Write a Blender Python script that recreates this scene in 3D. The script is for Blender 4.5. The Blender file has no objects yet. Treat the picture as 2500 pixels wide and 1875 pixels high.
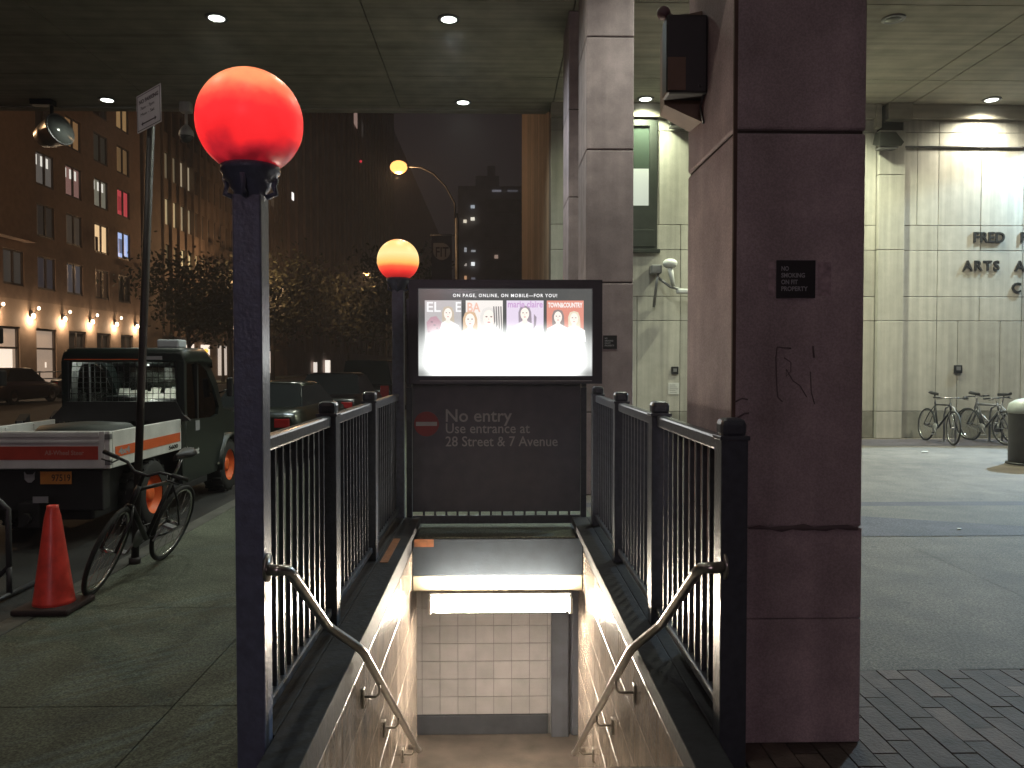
import bpy, bmesh, math, random
from mathutils import Vector, Matrix
random.seed(7)
R = math.radians
scene = bpy.context.scene
COL = scene.collection

# ---------------------------------------------------------------- camera, world, exposure
cam_d = bpy.data.cameras.new("camera"); cam = bpy.data.objects.new("camera", cam_d); COL.objects.link(cam)
cam_d.sensor_width = 36.0; cam_d.lens = 28.0; cam_d.clip_start = 0.05; cam_d.clip_end = 2000
cam.location = (0, 0, 1.6)
cam.rotation_euler = (R(90) - math.atan(47 / 1720), 0, -math.atan(36 / 1720))
scene.camera = cam
w = bpy.data.worlds.new("World"); scene.world = w; w.use_nodes = True
nt = w.node_tree; bg = nt.nodes["Background"]
sky = nt.nodes.new("ShaderNodeTexSky"); sky.sky_type = 'NISHITA'; sky.sun_disc = False
sky.sun_elevation = R(-6); sky.sun_rotation = R(200)
addn = nt.nodes.new("ShaderNodeMixRGB"); addn.blend_type = 'ADD'; addn.inputs[0].default_value = 1
addn.inputs[2].default_value = (0.19, 0.14, 0.145, 1)     # city glow in the night air
nt.links.new(sky.outputs[0], addn.inputs[1]); nt.links.new(addn.outputs[0], bg.inputs[0])
bg.inputs[1].default_value = 0.075
scene.view_settings.view_transform = 'Standard'; scene.view_settings.look = 'None'
scene.view_settings.exposure = 0.2; scene.view_settings.gamma = 1.0
scene.cycles.max_bounces = 6; scene.cycles.diffuse_bounces = 3; scene.cycles.glossy_bounces = 3
scene.cycles.transmission_bounces = 6; scene.cycles.transparent_max_bounces = 8
scene.cycles.sample_clamp_indirect = 4.0; scene.cycles.caustics_reflective = False; scene.cycles.caustics_refractive = False

# ---------------------------------------------------------------- materials
MATS = {}
def mat(name, col, rough=.6, metal=0., n=0., ns=6., bump=0., bs=40., streak=0., ss=(3, 3, .15), var=0., coat=0., spec=.5, big=0., grain=0., gs=160, spots=0.):
    if name in MATS: return MATS[name]
    m = bpy.data.materials.new(name); m.use_nodes = True; MATS[name] = m
    t = m.node_tree; N = t.nodes; L = t.links; b = N["Principled BSDF"]
    b.inputs["Base Color"].default_value = (*col, 1); b.inputs["Roughness"].default_value = rough
    b.inputs["Metallic"].default_value = metal; b.inputs["Specular IOR Level"].default_value = spec
    if coat: b.inputs["Coat Weight"].default_value = coat; b.inputs["Coat Roughness"].default_value = .12
    tc = N.new("ShaderNodeTexCoord"); cur = None
    def mul(fac_out, amt, lo=.3, hi=.7):
        nonlocal cur
        mr = N.new("ShaderNodeMapRange"); mr.inputs[1].default_value = lo; mr.inputs[2].default_value = hi
        mr.inputs[3].default_value = 1 - amt; mr.inputs[4].default_value = 1 + amt * .6
        L.new(fac_out, mr.inputs[0])
        mx = N.new("ShaderNodeMixRGB"); mx.blend_type = 'MULTIPLY'; mx.inputs[0].default_value = 1
        if cur is None: mx.inputs[1].default_value = (*col, 1)
        else: L.new(cur, mx.inputs[1])
        L.new(mr.outputs[0], mx.inputs[2]); cur = mx.outputs[0]
    def noise(scale, detail=4, vec=None):
        nz = N.new("ShaderNodeTexNoise"); nz.inputs["Scale"].default_value = scale; nz.inputs["Detail"].default_value = detail
        L.new(vec or tc.outputs["Object"], nz.inputs["Vector"]); return nz.outputs[0]
    if n: mul(noise(ns, 6), n)
    if big: mul(noise(.45, 3), big)
    if grain: mul(noise(gs, 2), grain, .35, .65)
    if spots:
        vo = N.new("ShaderNodeTexVoronoi"); vo.inputs["Scale"].default_value = 3.3; L.new(tc.outputs["Object"], vo.inputs["Vector"])
        mr = N.new("ShaderNodeMapRange"); mr.inputs[1].default_value = .06; mr.inputs[2].default_value = .10; L.new(vo.outputs["Distance"], mr.inputs[0]); mul(mr.outputs[0], spots, 0, 1)
    if streak:
        mp = N.new("ShaderNodeMapping"); mp.inputs["Scale"].default_value = ss; L.new(tc.outputs["Object"], mp.inputs[0])
        mul(noise(1.6, 5, mp.outputs[0]), streak)
    if var:
        at = N.new("ShaderNodeAttribute"); at.attribute_name = "var"; mul(at.outputs["Fac"], var, 0, 1)
    if cur is not None: L.new(cur, b.inputs["Base Color"])
    if bump:
        bp = N.new("ShaderNodeBump"); bp.inputs["Strength"].default_value = bump; bp.inputs["Distance"].default_value = .01
        L.new(noise(bs, 4), bp.inputs["Height"]); L.new(bp.outputs[0], b.inputs["Normal"])
    return m
def emit(name, col, s, ramp=None):
    if name in MATS: return MATS[name]
    m = bpy.data.materials.new(name); m.use_nodes = True; MATS[name] = m
    t = m.node_tree; b = t.nodes["Principled BSDF"]
    b.inputs["Base Color"].default_value = (*[c * .3 for c in col], 1); b.inputs["Roughness"].default_value = .35
    b.inputs["Emission Color"].default_value = (*col, 1); b.inputs["Emission Strength"].default_value = s
    return m
def glass(name, col=(.8, .85, .85), rough=.02, alpha=.35):
    if name in MATS: return MATS[name]
    m = bpy.data.materials.new(name); m.use_nodes = True; MATS[name] = m
    t = m.node_tree; N = t.nodes; L = t.links; N.remove(N["Principled BSDF"])
    tr = N.new("ShaderNodeBsdfTransparent"); tr.inputs[0].default_value = (*col, 1)
    gl = N.new("ShaderNodeBsdfGlossy"); gl.inputs["Roughness"].default_value = rough
    mx = N.new("ShaderNodeMixShader"); lw = N.new("ShaderNodeLayerWeight"); lw.inputs[0].default_value = .35
    L.new(lw.outputs["Fresnel"], mx.inputs[0]); L.new(tr.outputs[0], mx.inputs[1]); L.new(gl.outputs[0], mx.inputs[2])
    L.new(mx.outputs[0], N["Material Output"].inputs[0]); return m

# ---------------------------------------------------------------- mesh builder
class MB:
    def __init__(s):
        s.bm = bmesh.new(); s.var = s.bm.loops.layers.float_color.new("var")
    def _v(s, faces, v):
        for f in faces:
            for l in f.loops: l[s.var] = (v, v, v, 1)
    def box(s, x0, x1, y0, y1, z0, z1, bev=0, v=.5, M=None):
        b = s.bm
        if bev:
            t = bmesh.new(); bmesh.ops.create_cube(t, size=1)
            for q in t.verts: q.co = Vector(((x0 + x1) / 2 + q.co.x * (x1 - x0), (y0 + y1) / 2 + q.co.y * (y1 - y0), (z0 + z1) / 2 + q.co.z * (z1 - z0)))
            bmesh.ops.bevel(t, geom=t.edges[:], offset=bev, segments=2, profile=.5, affect='EDGES')
            idx = {}
            for q in t.verts: idx[q.index] = None
            t.verts.index_update()
            vs = [b.verts.new(M @ q.co if M else q.co) for q in t.verts]
            fs = [b.faces.new([vs[q.index] for q in f.verts]) for f in t.faces]; t.free()
        else:
            c = [Vector(p) for p in ((x0, y0, z0), (x1, y0, z0), (x1, y1, z0), (x0, y1, z0), (x0, y0, z1), (x1, y0, z1), (x1, y1, z1), (x0, y1, z1))]
            vs = [b.verts.new(M @ p if M else p) for p in c]
            fs = [b.faces.new([vs[i] for i in q]) for q in ((3, 2, 1, 0), (4, 5, 6, 7), (0, 1, 5, 4), (1, 2, 6, 5), (2, 3, 7, 6), (3, 0, 4, 7))]
        s._v(fs, v); return s
    def quad(s, *p, v=.5):
        f = s.bm.faces.new([s.bm.verts.new(q) for q in p]); s._v([f], v); return s
    def rings(s, rs, closed=True, cap=True, smooth=True, v=.5):
        b = s.bm; V = [[b.verts.new(p) for p in r] for r in rs]; fs = []
        n = len(rs[0])
        for a, c in zip(V, V[1:]):
            for i in range(n if closed else n - 1):
                j = (i + 1) % n
                f = b.faces.new((a[i], a[j], c[j], c[i])); f.smooth = smooth; fs.append(f)
        if cap and closed:
            fs.append(b.faces.new(V[0][::-1])); fs.append(b.faces.new(V[-1]))
        s._v(fs, v); return s
    def cyl(s, p0, p1, r0, r1=None, n=12, smooth=True):
        return s.tube([p0, p1], [r0, r0 if r1 is None else r1], n, smooth)
    def tube(s, pts, r, n=8, smooth=True):
        pts = [Vector(p) for p in pts]; rs = r if isinstance(r, (list, tuple)) else [r] * len(pts)
        out = []; up = None
        for i, p in enumerate(pts):
            d = (pts[min(i + 1, len(pts) - 1)] - pts[max(i - 1, 0)]).normalized()
            if up is None: up = d.orthogonal().normalized()
            up = (up - d * up.dot(d)).normalized(); side = d.cross(up)
            out.append([p + (up * math.cos(2 * math.pi * k / n) + side * math.sin(2 * math.pi * k / n)) * rs[i] for k in range(n)])
        return s.rings(out, smooth=smooth)
    def lathe(s, prof, c=(0, 0, 0), n=24, axis='z', smooth=True, cap=True):
        c = Vector(c); out = []
        for r, h in prof:
            ring = []
            for k in range(n):
                a = 2 * math.pi * k / n; x, y = r * math.cos(a), r * math.sin(a)
                q = {'z': (x, y, h), 'y': (x, h, -y), 'x': (h, x, y)}[axis]
                ring.append(c + Vector(q))
            out.append(ring)
        return s.rings(out, smooth=smooth, cap=cap)
    def torus(s, c, R_, r, axis='x', n=28, m=8):
        pts = []
        c = Vector(c); out = []
        for k in range(n):
            a = 2 * math.pi * k / n; ring = []
            for j in range(m):
                b = 2 * math.pi * j / m; rr = R_ + r * math.cos(b); h = r * math.sin(b)
                q = {'x': (h, rr * math.cos(a), rr * math.sin(a)), 'y': (rr * math.cos(a), h, rr * math.sin(a)), 'z': (rr * math.cos(a), rr * math.sin(a), h)}[axis]
                ring.append(c + Vector(q))
            out.append(ring)
        out.append(out[0][:]); return s.rings(out, cap=False)
    def prism(s, poly, f0, f1, v=.5):
        """poly: 2-D points; f0, f1: functions mapping a 2-D point to the two end faces"""
        b = s.bm; A = [b.verts.new(f0(*p)) for p in poly]; B = [b.verts.new(f1(*p)) for p in poly]; n = len(poly)
        fs = [b.faces.new(A[::-1]), b.faces.new(B)]
        for i in range(n): j = (i + 1) % n; fs.append(b.faces.new((A[i], A[j], B[j], B[i])))
        s._v(fs, v); return s
    def frame(s, outer, inner, f0, f1):
        b = s.bm; n = len(outer)
        A = [[b.verts.new(f(*p)) for p in pl] for f in (f0, f1) for pl in (outer, inner)]
        for i in range(n):
            j = (i + 1) % n; o0, i0, o1, i1 = A
            for q in ((o0[i], i0[i], i0[j], o0[j]), (o1[i], o1[j], i1[j], i1[i]), (o0[i], o0[j], o1[j], o1[i]), (i0[i], i1[i], i1[j], i0[j])): b.faces.new(q)
        return s
    def sphere(s, c, r, n=20, m=12, sq=(1, 1, 1), z0=-1, z1=1):
        c = Vector(c); out = []
        a0, a1 = math.asin(z0), math.asin(z1)
        for i in range(m + 1):
            a = a0 + (a1 - a0) * i / m; rr = max(math.cos(a), .002) * r; h = math.sin(a) * r
            out.append([c + Vector((rr * math.cos(2 * math.pi * k / n) * sq[0], rr * math.sin(2 * math.pi * k / n) * sq[1], h * sq[2])) for k in range(n)])
        return s.rings(out)
    def text(s, body, size, pos, right=(1, 0, 0), up=(0, 0, 1), ext=.002, align='LEFT', bold=0., spacing=1., width=None):
        c = bpy.data.curves.new("t", 'FONT'); c.body = body; c.size = size; c.extrude = ext; c.align_x = align; c.offset = bold; c.space_character = spacing
        c.resolution_u = 3
        o = bpy.data.objects.new("t", c); me = bpy.data.meshes.new_from_object(o)
        r, u = Vector(right).normalized(), Vector(up).normalized(); nrm = r.cross(u)
        sc = 1.
        if width:
            xs = [q.co.x for q in me.vertices]; sc = width / max(1e-6, max(xs) - min(xs))
        M = Matrix(((r.x, u.x, nrm.x, pos[0]), (r.y, u.y, nrm.y, pos[1]), (r.z, u.z, nrm.z, pos[2]), (0, 0, 0, 1))) @ Matrix.Diagonal((sc, 1, 1, 1))
        me.transform(M)
        t = bmesh.new(); t.from_mesh(me); t.verts.index_update()
        vs = [s.bm.verts.new(q.co) for q in t.verts]
        for f in t.faces: 
            try: s.bm.faces.new([vs[q.index] for q in f.verts])
            except ValueError: pass
        t.free(); bpy.data.objects.remove(o); bpy.data.curves.remove(c); bpy.data.meshes.remove(me); return s
    def xf(s, M):
        bmesh.ops.transform(s.bm, matrix=M, verts=s.bm.verts[:]); return s
    def mesh(s, name, m, base=None, recalc=True):
        if recalc: bmesh.ops.recalc_face_normals(s.bm, faces=s.bm.faces[:])
        me = bpy.data.meshes.new(name); s.bm.to_mesh(me); s.bm.free()
        if base is not None: me.transform(Matrix.Translation(-Vector(base)))
        me.materials.append(m); return me

def tag(o, label=None, cat=None, group=None, kind=None):
    if label: o["label"] = label
    if cat: o["category"] = cat
    if group: o["group"] = group
    if kind: o["kind"] = kind
    return o
class Thing:
    """An Empty at the thing's base; parts are built in world coordinates and parented to it."""
    def __init__(s, name, label, cat, base=(0, 0, 0), group=None):
        s.o = bpy.data.objects.new(name, None); COL.objects.link(s.o); s.o.location = base; s.o.empty_display_size = .2
        s.base = Vector(base); tag(s.o, label, cat, group)
    def part(s, name, mb, m, parent=None, label=None):
        o = bpy.data.objects.new(name, mb.mesh(name, m, s.base)); COL.objects.link(o); o.parent = parent or s.o
        if label: o["label"] = label
        return o
    def share(s, o, dxyz=(0, 0, 0), parent=None):
        c = o.copy(); COL.objects.link(c); c.parent = parent or s.o; c.location = dxyz; return c
    def light(s, kind, power, col, loc, **k):
        d = bpy.data.lights.new("lamp", kind); d.energy = power; d.color = col
        for a, b in k.items():
            if a not in ('rot', 'aim'): setattr(d, a, b)
        o = bpy.data.objects.new("lamp", d); COL.objects.link(o); o.parent = s.o; o.location = Vector(loc) - s.base
        if 'aim' in k: o.rotation_euler = (Vector(k['aim']) - Vector(loc)).to_track_quat('-Z', 'Y').to_euler()
        return o
def single(name, mb, m, label=None, cat=None, group=None, base=(0, 0, 0), kind=None):
    o = bpy.data.objects.new(name, mb.mesh(name, m, base)); COL.objects.link(o); o.location = base
    return tag(o, label, cat, group, kind)
def dup(root, loc, rot=None, label=None, group=None):
    def cp(o, par):
        c = o.copy(); COL.objects.link(c); c.parent = par
        for ch in [q for q in bpy.data.objects if q.parent == o]: cp(ch, c)
        return c
    r = cp(root, None); r.location = loc
    if rot is not None: r.rotation_euler = rot
    if label: r["label"] = label
    if group: r["group"] = group
    return r

# palette
POSTPAINT = mat("post_paint", (.12, .138, .21), .36, n=.2, ns=25, bump=.3, bs=60, coat=.2)
PAINT = mat("railing_paint", (.05, .057, .075), .34, n=.25, ns=25, bump=.25, bs=60, coat=.25)
PAINT2 = mat("dark_panel_paint", (.07, .073, .095), .5, n=.2, ns=8, bump=.1)
STEEL = mat("handrail_steel", (.36, .34, .32), .28, .9, n=.2, ns=12)
BLACK = mat("black_plastic", (.012, .012, .014), .45, n=.2, ns=20)
RUBBER = mat("tyre_rubber", (.018, .018, .018), .8, n=.3, ns=30)
CHROME = mat("bright_metal", (.6, .6, .6), .22, 1., n=.1, ns=9)
GREY = mat("grey_metal", (.25, .25, .26), .5, .4, n=.2, ns=9)
WHITE = mat("white_paint", (.72, .72, .7), .5, n=.15, ns=5, streak=.12)
LETTER = mat("pale_lettering", (.33, .33, .35), .6, n=.1)
STONE = mat("limestone_panel", (.47, .45, .405), .75, n=.1, ns=5, streak=.2, ss=(5.5, 5.5, .2), var=.1, bump=.15, bs=70, big=.12, grain=.1, gs=60)
STONE_DARK = mat("limestone_base", (.27, .26, .225), .75, n=.3, ns=3, var=.1, bump=.2, bs=60, streak=.25, ss=(2, 2, .6))
PILLAR = mat("column_stone", (.47, .375, .395), .8, n=.2, ns=5, var=.06, bump=.35, bs=150, streak=.2, big=.3, grain=.16, gs=130)
MORTAR = mat("dark_joint", (.05, .042, .036), .9, n=.2)
CONCRETE_CEIL = mat("soffit_concrete", (.46, .43, .365), .85, n=.2, ns=2.2, streak=.22, ss=(.12, 5, 5), bump=.2, bs=30, big=.15)
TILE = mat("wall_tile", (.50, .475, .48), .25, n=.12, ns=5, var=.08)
GROUT = mat("tile_grout", (.2, .19, .19), .8, n=.2)

# ================================================================= SETTING
# sidewalk, in bands round the stair opening
CX0, CX1, SY0, SY1 = -.99, .99, 2.68, 7.85
KX = -3.05
def walk_mat(name, c, extra=.3, gl=.0):
    m = mat(name, c, .8, n=extra, ns=3.2, bump=.35, bs=110, big=.3, grain=.35, gs=45, spots=.3, var=.15)
    t = m.node_tree; N = t.nodes; L = t.links; b = N["Principled BSDF"]
    src = b.inputs["Base Color"].links[0].from_socket
    tc = N.new("ShaderNodeTexCoord"); nz = N.new("ShaderNodeTexNoise"); nz.inputs["Scale"].default_value = 90; nz.inputs["Detail"].default_value = 3
    L.new(tc.outputs["Object"], nz.inputs["Vector"])
    mr = N.new("ShaderNodeMapRange"); mr.inputs[1].default_value = .35; mr.inputs[2].default_value = .65; mr.inputs[3].default_value = .55; mr.inputs[4].default_value = 1.4
    L.new(nz.outputs[0], mr.inputs[0])
    mx = N.new("ShaderNodeMixRGB"); mx.blend_type = 'MULTIPLY'; mx.inputs[0].default_value = 1
    L.new(src, mx.inputs[1]); L.new(mr.outputs[0], mx.inputs[2]); L.new(mx.outputs[0], b.inputs["Base Color"]); return m
WALK = walk_mat("sidewalk_concrete", (.085, .098, .07))
PLAZA = walk_mat("plaza_concrete", (.098, .082, .066))
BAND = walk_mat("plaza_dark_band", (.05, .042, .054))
ASPH = mat("asphalt", (.022, .022, .022), .85, n=.35, ns=2, bump=.4, bs=90, big=.3)
m_ = MB()
def slabs(m_, x0, x1, y0, y1, sx, sy, z=0., gap=.006, ox=0., oy=0.):
    """concrete flags with open joints"""
    def cuts(a, b, s, o):
        c = [a]; k = math.floor((a - o) / s) + 1
        while o + k * s < b - .02: 
            if o + k * s > a + .02: c.append(o + k * s)
            k += 1
        return c + [b]
    X, Y = cuts(x0, x1, sx, ox), cuts(y0, y1, sy, oy); h = gap / 2
    for a, b in zip(X, X[1:]):
        for c, d in zip(Y, Y[1:]):
            m_.quad((a + h, c + h, z), (b - h, c + h, z), (b - h, d - h, z), (a + h, d - h, z), v=random.random())
slabs(m_, KX + .16, CX0, -12, 60, 1.5, 1.5, oy=.7)
slabs(m_, CX0, CX1, -12, SY0, 2.0, 1.5, oy=.02)
slabs(m_, CX0, CX1, SY1, 60, 2.0, 1.5, oy=.35)
single("sidewalk", m_, WALK, kind="structure")
m_ = MB(); m_.quad((KX, -12, -.012), (CX0, -12, -.012), (CX0, 120, -.012), (KX, 120, -.012))
m_.quad((CX0, -12, -.012), (CX1, -12, -.012), (CX1, SY0, -.012), (CX0, SY0, -.012)); m_.quad((CX0, SY1, -.012), (CX1, SY1, -.012), (CX1, 120, -.012), (CX0, 120, -.012))
m_.quad((CX1, -12, -.012), (18, -12, -.012), (18, 16.6, -.012), (CX1, 16.6, -.012))
single("sidewalk_bed", m_, mat("sidewalk_joint", (.055, .06, .048), .9, n=.2), kind="structure")
m_ = MB(); m_.box(KX, KX + .15, -12, 120, -.2, .003, bev=.012); single("kerb", m_, mat("kerb_stone", (.09, .09, .08), .8, n=.3, ns=5, bump=.3), kind="structure")
m_ = MB(); slabs(m_, CX1, 18, 4.06, 8.75, 2.6, 2.35, oy=4.06, ox=1.0); slabs(m_, CX1, 18, 9.0, 16.7, 2.6, 1.55, oy=9.0, ox=1.0)
single("plaza", m_, PLAZA, kind="structure")
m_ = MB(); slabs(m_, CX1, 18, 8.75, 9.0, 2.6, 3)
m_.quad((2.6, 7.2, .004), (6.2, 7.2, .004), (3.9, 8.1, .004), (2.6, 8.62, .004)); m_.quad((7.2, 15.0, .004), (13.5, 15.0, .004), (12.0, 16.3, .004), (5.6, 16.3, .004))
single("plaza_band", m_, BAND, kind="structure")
BRICK = mat("brick_paver", (.095, .066, .055), .8, n=.3, ns=9, var=.45, bump=.5, bs=60)
m_ = MB()
for i in range(60):
    x = CX1 + .01 + i * .108; off = (i % 3) * .11 + random.random() * .02
    y = -1.6 + off
    while y < 4.05:
        d = .325; m_.box(x + .0035, x + .1045, y + .0035, min(y + d - .0035, 4.05), -.01, .001 + random.random() * .003, v=random.random()); y += d
single("brick_paving", m_, BRICK, kind="structure")
m_ = MB(); m_.quad((-22, -30, -.14), (KX, -30, -.14), (KX, 400, -.14), (-22, 400, -.14)); single("road", m_, ASPH, kind="structure")
m_ = MB(); m_.box(-25, -22, -30, 400, -.2, 0); single("far_sidewalk", m_, WALK, kind="structure")
m_ = MB()
for a, b, c, d in ((-420, KX, -60, 420), (KX, 420, -60, -12), (KX, 420, 120, 420), (18, 420, -12, 120), (CX1, 18, 16.7, 120), (KX, CX1, 60, 120)):
    m_.quad((a, c, -.2 if a < -100 else -.03), (b, c, -.2 if a < -100 else -.03), (b, d, -.2 if a < -100 else -.03), (a, d, -.2 if a < -100 else -.03))
single("ground", m_, ASPH, kind="structure")

# ================================================================= SUBWAY STAIRWELL
LX, RX = -.757, .80
t = Thing("subway_stairwell", "tiled subway stairwell descending between the two railings under the screen", "stairwell", (0, 5.4, 0))
for sx, x in ((-1, LX), (1, RX)):
    m_ = MB(); xo = x + sx * .2
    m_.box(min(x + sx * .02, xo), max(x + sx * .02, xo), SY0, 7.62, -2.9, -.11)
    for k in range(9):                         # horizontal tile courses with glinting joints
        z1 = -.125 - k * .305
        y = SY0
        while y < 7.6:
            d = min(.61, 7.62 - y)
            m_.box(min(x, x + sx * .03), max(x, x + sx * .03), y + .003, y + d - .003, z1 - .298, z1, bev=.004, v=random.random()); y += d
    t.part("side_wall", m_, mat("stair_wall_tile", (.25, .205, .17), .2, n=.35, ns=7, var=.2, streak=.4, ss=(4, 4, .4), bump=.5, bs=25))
    m_ = MB(); a, b, c, d = (-.99, -.72, -.99, LX - .002) if sx < 0 else (.735, .976, RX + .002, .976)
    f, g, yq = (-.99, -.884, 3.168) if sx < 0 else (.8815, .976, 3.19)
    a, b = (g + .001, b) if sx < 0 else (a, f - .001)
    m_.box(a, b, SY0, 7.64, .045, .11, bev=.006); m_.box(f, g, yq, 7.64, .045, .1095, bev=.006); m_.box(max(c, f - .2) if sx < 0 else c, d, yq, 7.64, -.12, .044); m_.box(a, min(b, d) if sx > 0 else LX - .002, SY0, yq - .001, -.12, .044) if sx < 0 else m_.box(RX + .002, b, SY0, yq - .001, -.12, .044); t.part("curb", m_, mat("curb_paint", (.02, .02, .024), .7, n=.3, ns=14, bump=.3, bs=30, spec=.2))
m_ = MB(); m_.box(LX + .004, RX - .004, 7.2, 7.85, -.34, -.002, bev=.006); t.part("header_beam", m_, mat("header_paint", (.022, .030, .040), .7, n=.2, ns=9, bump=.1, spec=.2))
m_ = MB(); m_.box(-.715, .73, 7.205, 7.82, -.002, .012); t.part("header_top", m_, WALK)
m_ = MB(); m_.box(LX + .006, RX - .006, 7.215, 7.84, -.487, -.345, bev=.005); t.part("lower_beam", m_, mat("cream_beam", (.55, .5, .36), .6, n=.15, ns=4))
m_ = MB(); m_.box(-2.4, 2.4, 9.02, 9.2, -2.7, -.3); t.part("rear_wall", m_, GROUT)
m_, m2 = MB(), MB()
for i in range(-12, 12):
    for j in range(10):
        x, z = -.02 + i * .204, -2.42 + j * .204
        if .62 < x < 1.1: continue
        (m_ if x < .7 else m2).box(x + .0025, x + .2015, 9.0, 9.03, z + .0025, z + .2015, bev=.001, v=random.random())
t.part("wall_tiles", m_, TILE); t.part("wall_tiles", m2, TILE)
m_ = MB(); m_.box(-2.4, .6, 8.985, 9.02, -2.65, -2.425, bev=.01); t.part("skirting", m_, mat("dark_skirting", (.07, .075, .09), .4, n=.2))
m_ = MB(); m_.box(.63, .83, 8.9, 9.0, -2.65, -.4, bev=.012); m_.box(.86, 1.0, 8.93, 9.0, -2.65, -.4, bev=.02); t.part("door_post", m_, mat("post_grey_blue", (.14, .15, .18), .35, n=.25, ns=4, streak=.2))
m_ = MB(); m_.box(-2.4, 2.4, 7.1, 9.0, -2.8, -2.65); t.part("landing", m_, mat("landing_concrete", (.20, .165, .14), .5, n=.4, ns=3, big=.3, bump=.2))
m_ = MB(); m_.box(-2.4, 2.4, 7.85, 9.2, -.36, -.3); m_.box(-2.4, -2.2, 7.7, 9.2, -2.7, -.3); m_.box(2.2, 2.4, 7.7, 9.2, -2.7, -.3)
m_.box(-2.4, LX - .2, 7.6, 7.7, -2.7, -.3); m_.box(RX + .2, 2.4, 7.6, 7.7, -2.7, -.3); t.part("passage_shell", m_, mat("passage_paint", (.4, .37, .32), .6, n=.2))
m_ = MB()
for k in range(16): m_.box(LX + .03, RX - .03, 3.1 + k * .255, 3.1 + (k + 1) * .255 + .02, -.166 * (k + 1) - .3, -.166 * (k + 1) + (0 if k else .0), bev=.008)
m_.box(LX, RX, SY0, 3.1, -.35, -.002); t.part("step", m_, mat("stair_concrete", (.22, .2, .17), .7, n=.3, ns=5))
for a, b, yq in ((-.99, -.885, 3.168), (.8815, .99, 3.19)):
    m_ = MB(); m_.box(a, b, 2.68, yq - .002, -.1, 0); t.part("corner_slab", m_, WALK)
# orange tape on the header top and left curb
m_ = MB(); m_.box(-.735, -.56, 7.196, 7.2, -.075, -.004);q = MB(); q.box(-.86, -.80, 5.9, 6.7, .11, .113); t.part("orange_tape", q, mat("orange_tape", (.22, .08, .03), .5, n=.4, ns=20))
t.part("orange_tape", m_, mat("orange_tape", (.22, .08, .03), .5, n=.4, ns=20))
# enclosed fluorescent
t = Thing("fluorescent_light", "long glowing wraparound fluorescent lamp under the stair header", "ceiling light", (.05, 7.12, -.48))
m_ = MB(); m_.box(-.60, .69, 7.16, 7.212, -.515, -.495, bev=.004); m_.box(-.60, .69, 7.194, 7.21, -.66, -.516, bev=.004); t.part("housing", m_, GREY)
m_ = MB(); m_.box(-.57, .66, 7.05, 7.19, -.64, -.517, bev=.035)
t.part("diffuser", m_, emit("tube_glow", (1.0, .87, .69), 190))
m_ = MB(); m_.box(-.60, -.572, 7.045, 7.195, -.65, -.51, bev=.008); t.part("end_cap", m_, WHITE); m_ = MB(); m_.box(.662, .69, 7.045, 7.195, -.65, -.51, bev=.008); t.part("end_cap", m_, WHITE)

# ================================================================= RAILINGS
def newel(mb, x0, x1, y0, y1, z0, z1):
    mb.box(x0, x1, y0, y1, z0, z1 - .07, bev=.006)
    mb.box(x0 - .006, x1 + .006, y0 - .006, y1 + .006, z1 - .085, z1 - .068, bev=.003)
    mb.box(x0 + .002, x1 - .002, y0 + .002, y1 - .002, z1 - .08, z1, bev=.024)
def rail_run(name, label, xc, ys, side, lamp_posts=False):
    t = Thing(name, label, "railing", (xc, ys[0], .11), group="railings along the stair opening")
    for i, y in enumerate(ys):
        if lamp_posts and i in (0, len(ys) - 1): continue
        m_ = MB(); newel(m_, xc - .053, xc + .053, y, y + .106, .112 if i else .0, 1.38); t.part("post", m_, PAINT)
    m0 = None
    for a, b in zip(ys, ys[1:]):
        a += .106
        m_ = MB(); m_.box(xc - .028, xc + .028, a, b, 1.235, 1.30, bev=.012); t.part("top_rail", m_, PAINT)
        m_ = MB(); m_.box(xc - .026, xc + .026, a, b, .17, .215, bev=.008); t.part("bottom_rail", m_, PAINT)
        nb = round((b - a) / .115)
        for k in range(1, nb):
            y = a + (b - a) * k / nb
            if m0 is None:
                m_ = MB(); m_.box(xc - .01, xc + .01, ys[0] - .01, ys[0] + .01, .215, 1.237); m0 = t.part("baluster", m_, PAINT); m0.location.y = y - ys[0]
            else: t.share(m0, (0, y - ys[0], 0))
    return t
XL, XR = -.945, .935
rail_run("stair_railing", "dark steel railing on the left of the stairs, between the two globe lamps", XL, [3.06, 4.47, 5.95, 7.62], -1, True)
rail_run("stair_railing", "dark steel railing right of the stairs, ending at a thick newel", XR, [3.08, 4.46, 5.86, 7.2], 1)
# the end railing behind the panel
t = Thing("end_railing", "low picket railing across the far end of the stair opening behind the no entry panel", "railing", (0, 7.66, .01))
for x in (-.825, .85):
    m_ = MB(); m_.box(x - .028, x + .028, 7.63, 7.69, -.002, 1.36, bev=.005); t.part("post", m_, PAINT)
m_ = MB(); m_.box(-.795, .82, 7.64, 7.68, .045, .125, bev=.006); t.part("bottom_rail", m_, PAINT)
m_ = MB(); m_.box(-.795, .82, 7.64, 7.68, 1.25, 1.31, bev=.006); t.part("top_rail", m_, PAINT)
b0 = None
for k in range(1, 15):
    x = -.797 + 1.617 * k / 15
    if b0 is None:
        m_ = MB(); m_.box(x - .01, x + .01, 7.65, 7.67, .125, 1.25); b0 = t.part("baluster", m_, PAINT); x0 = x
    else: t.share(b0, (x - x0, 0, 0))

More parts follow.
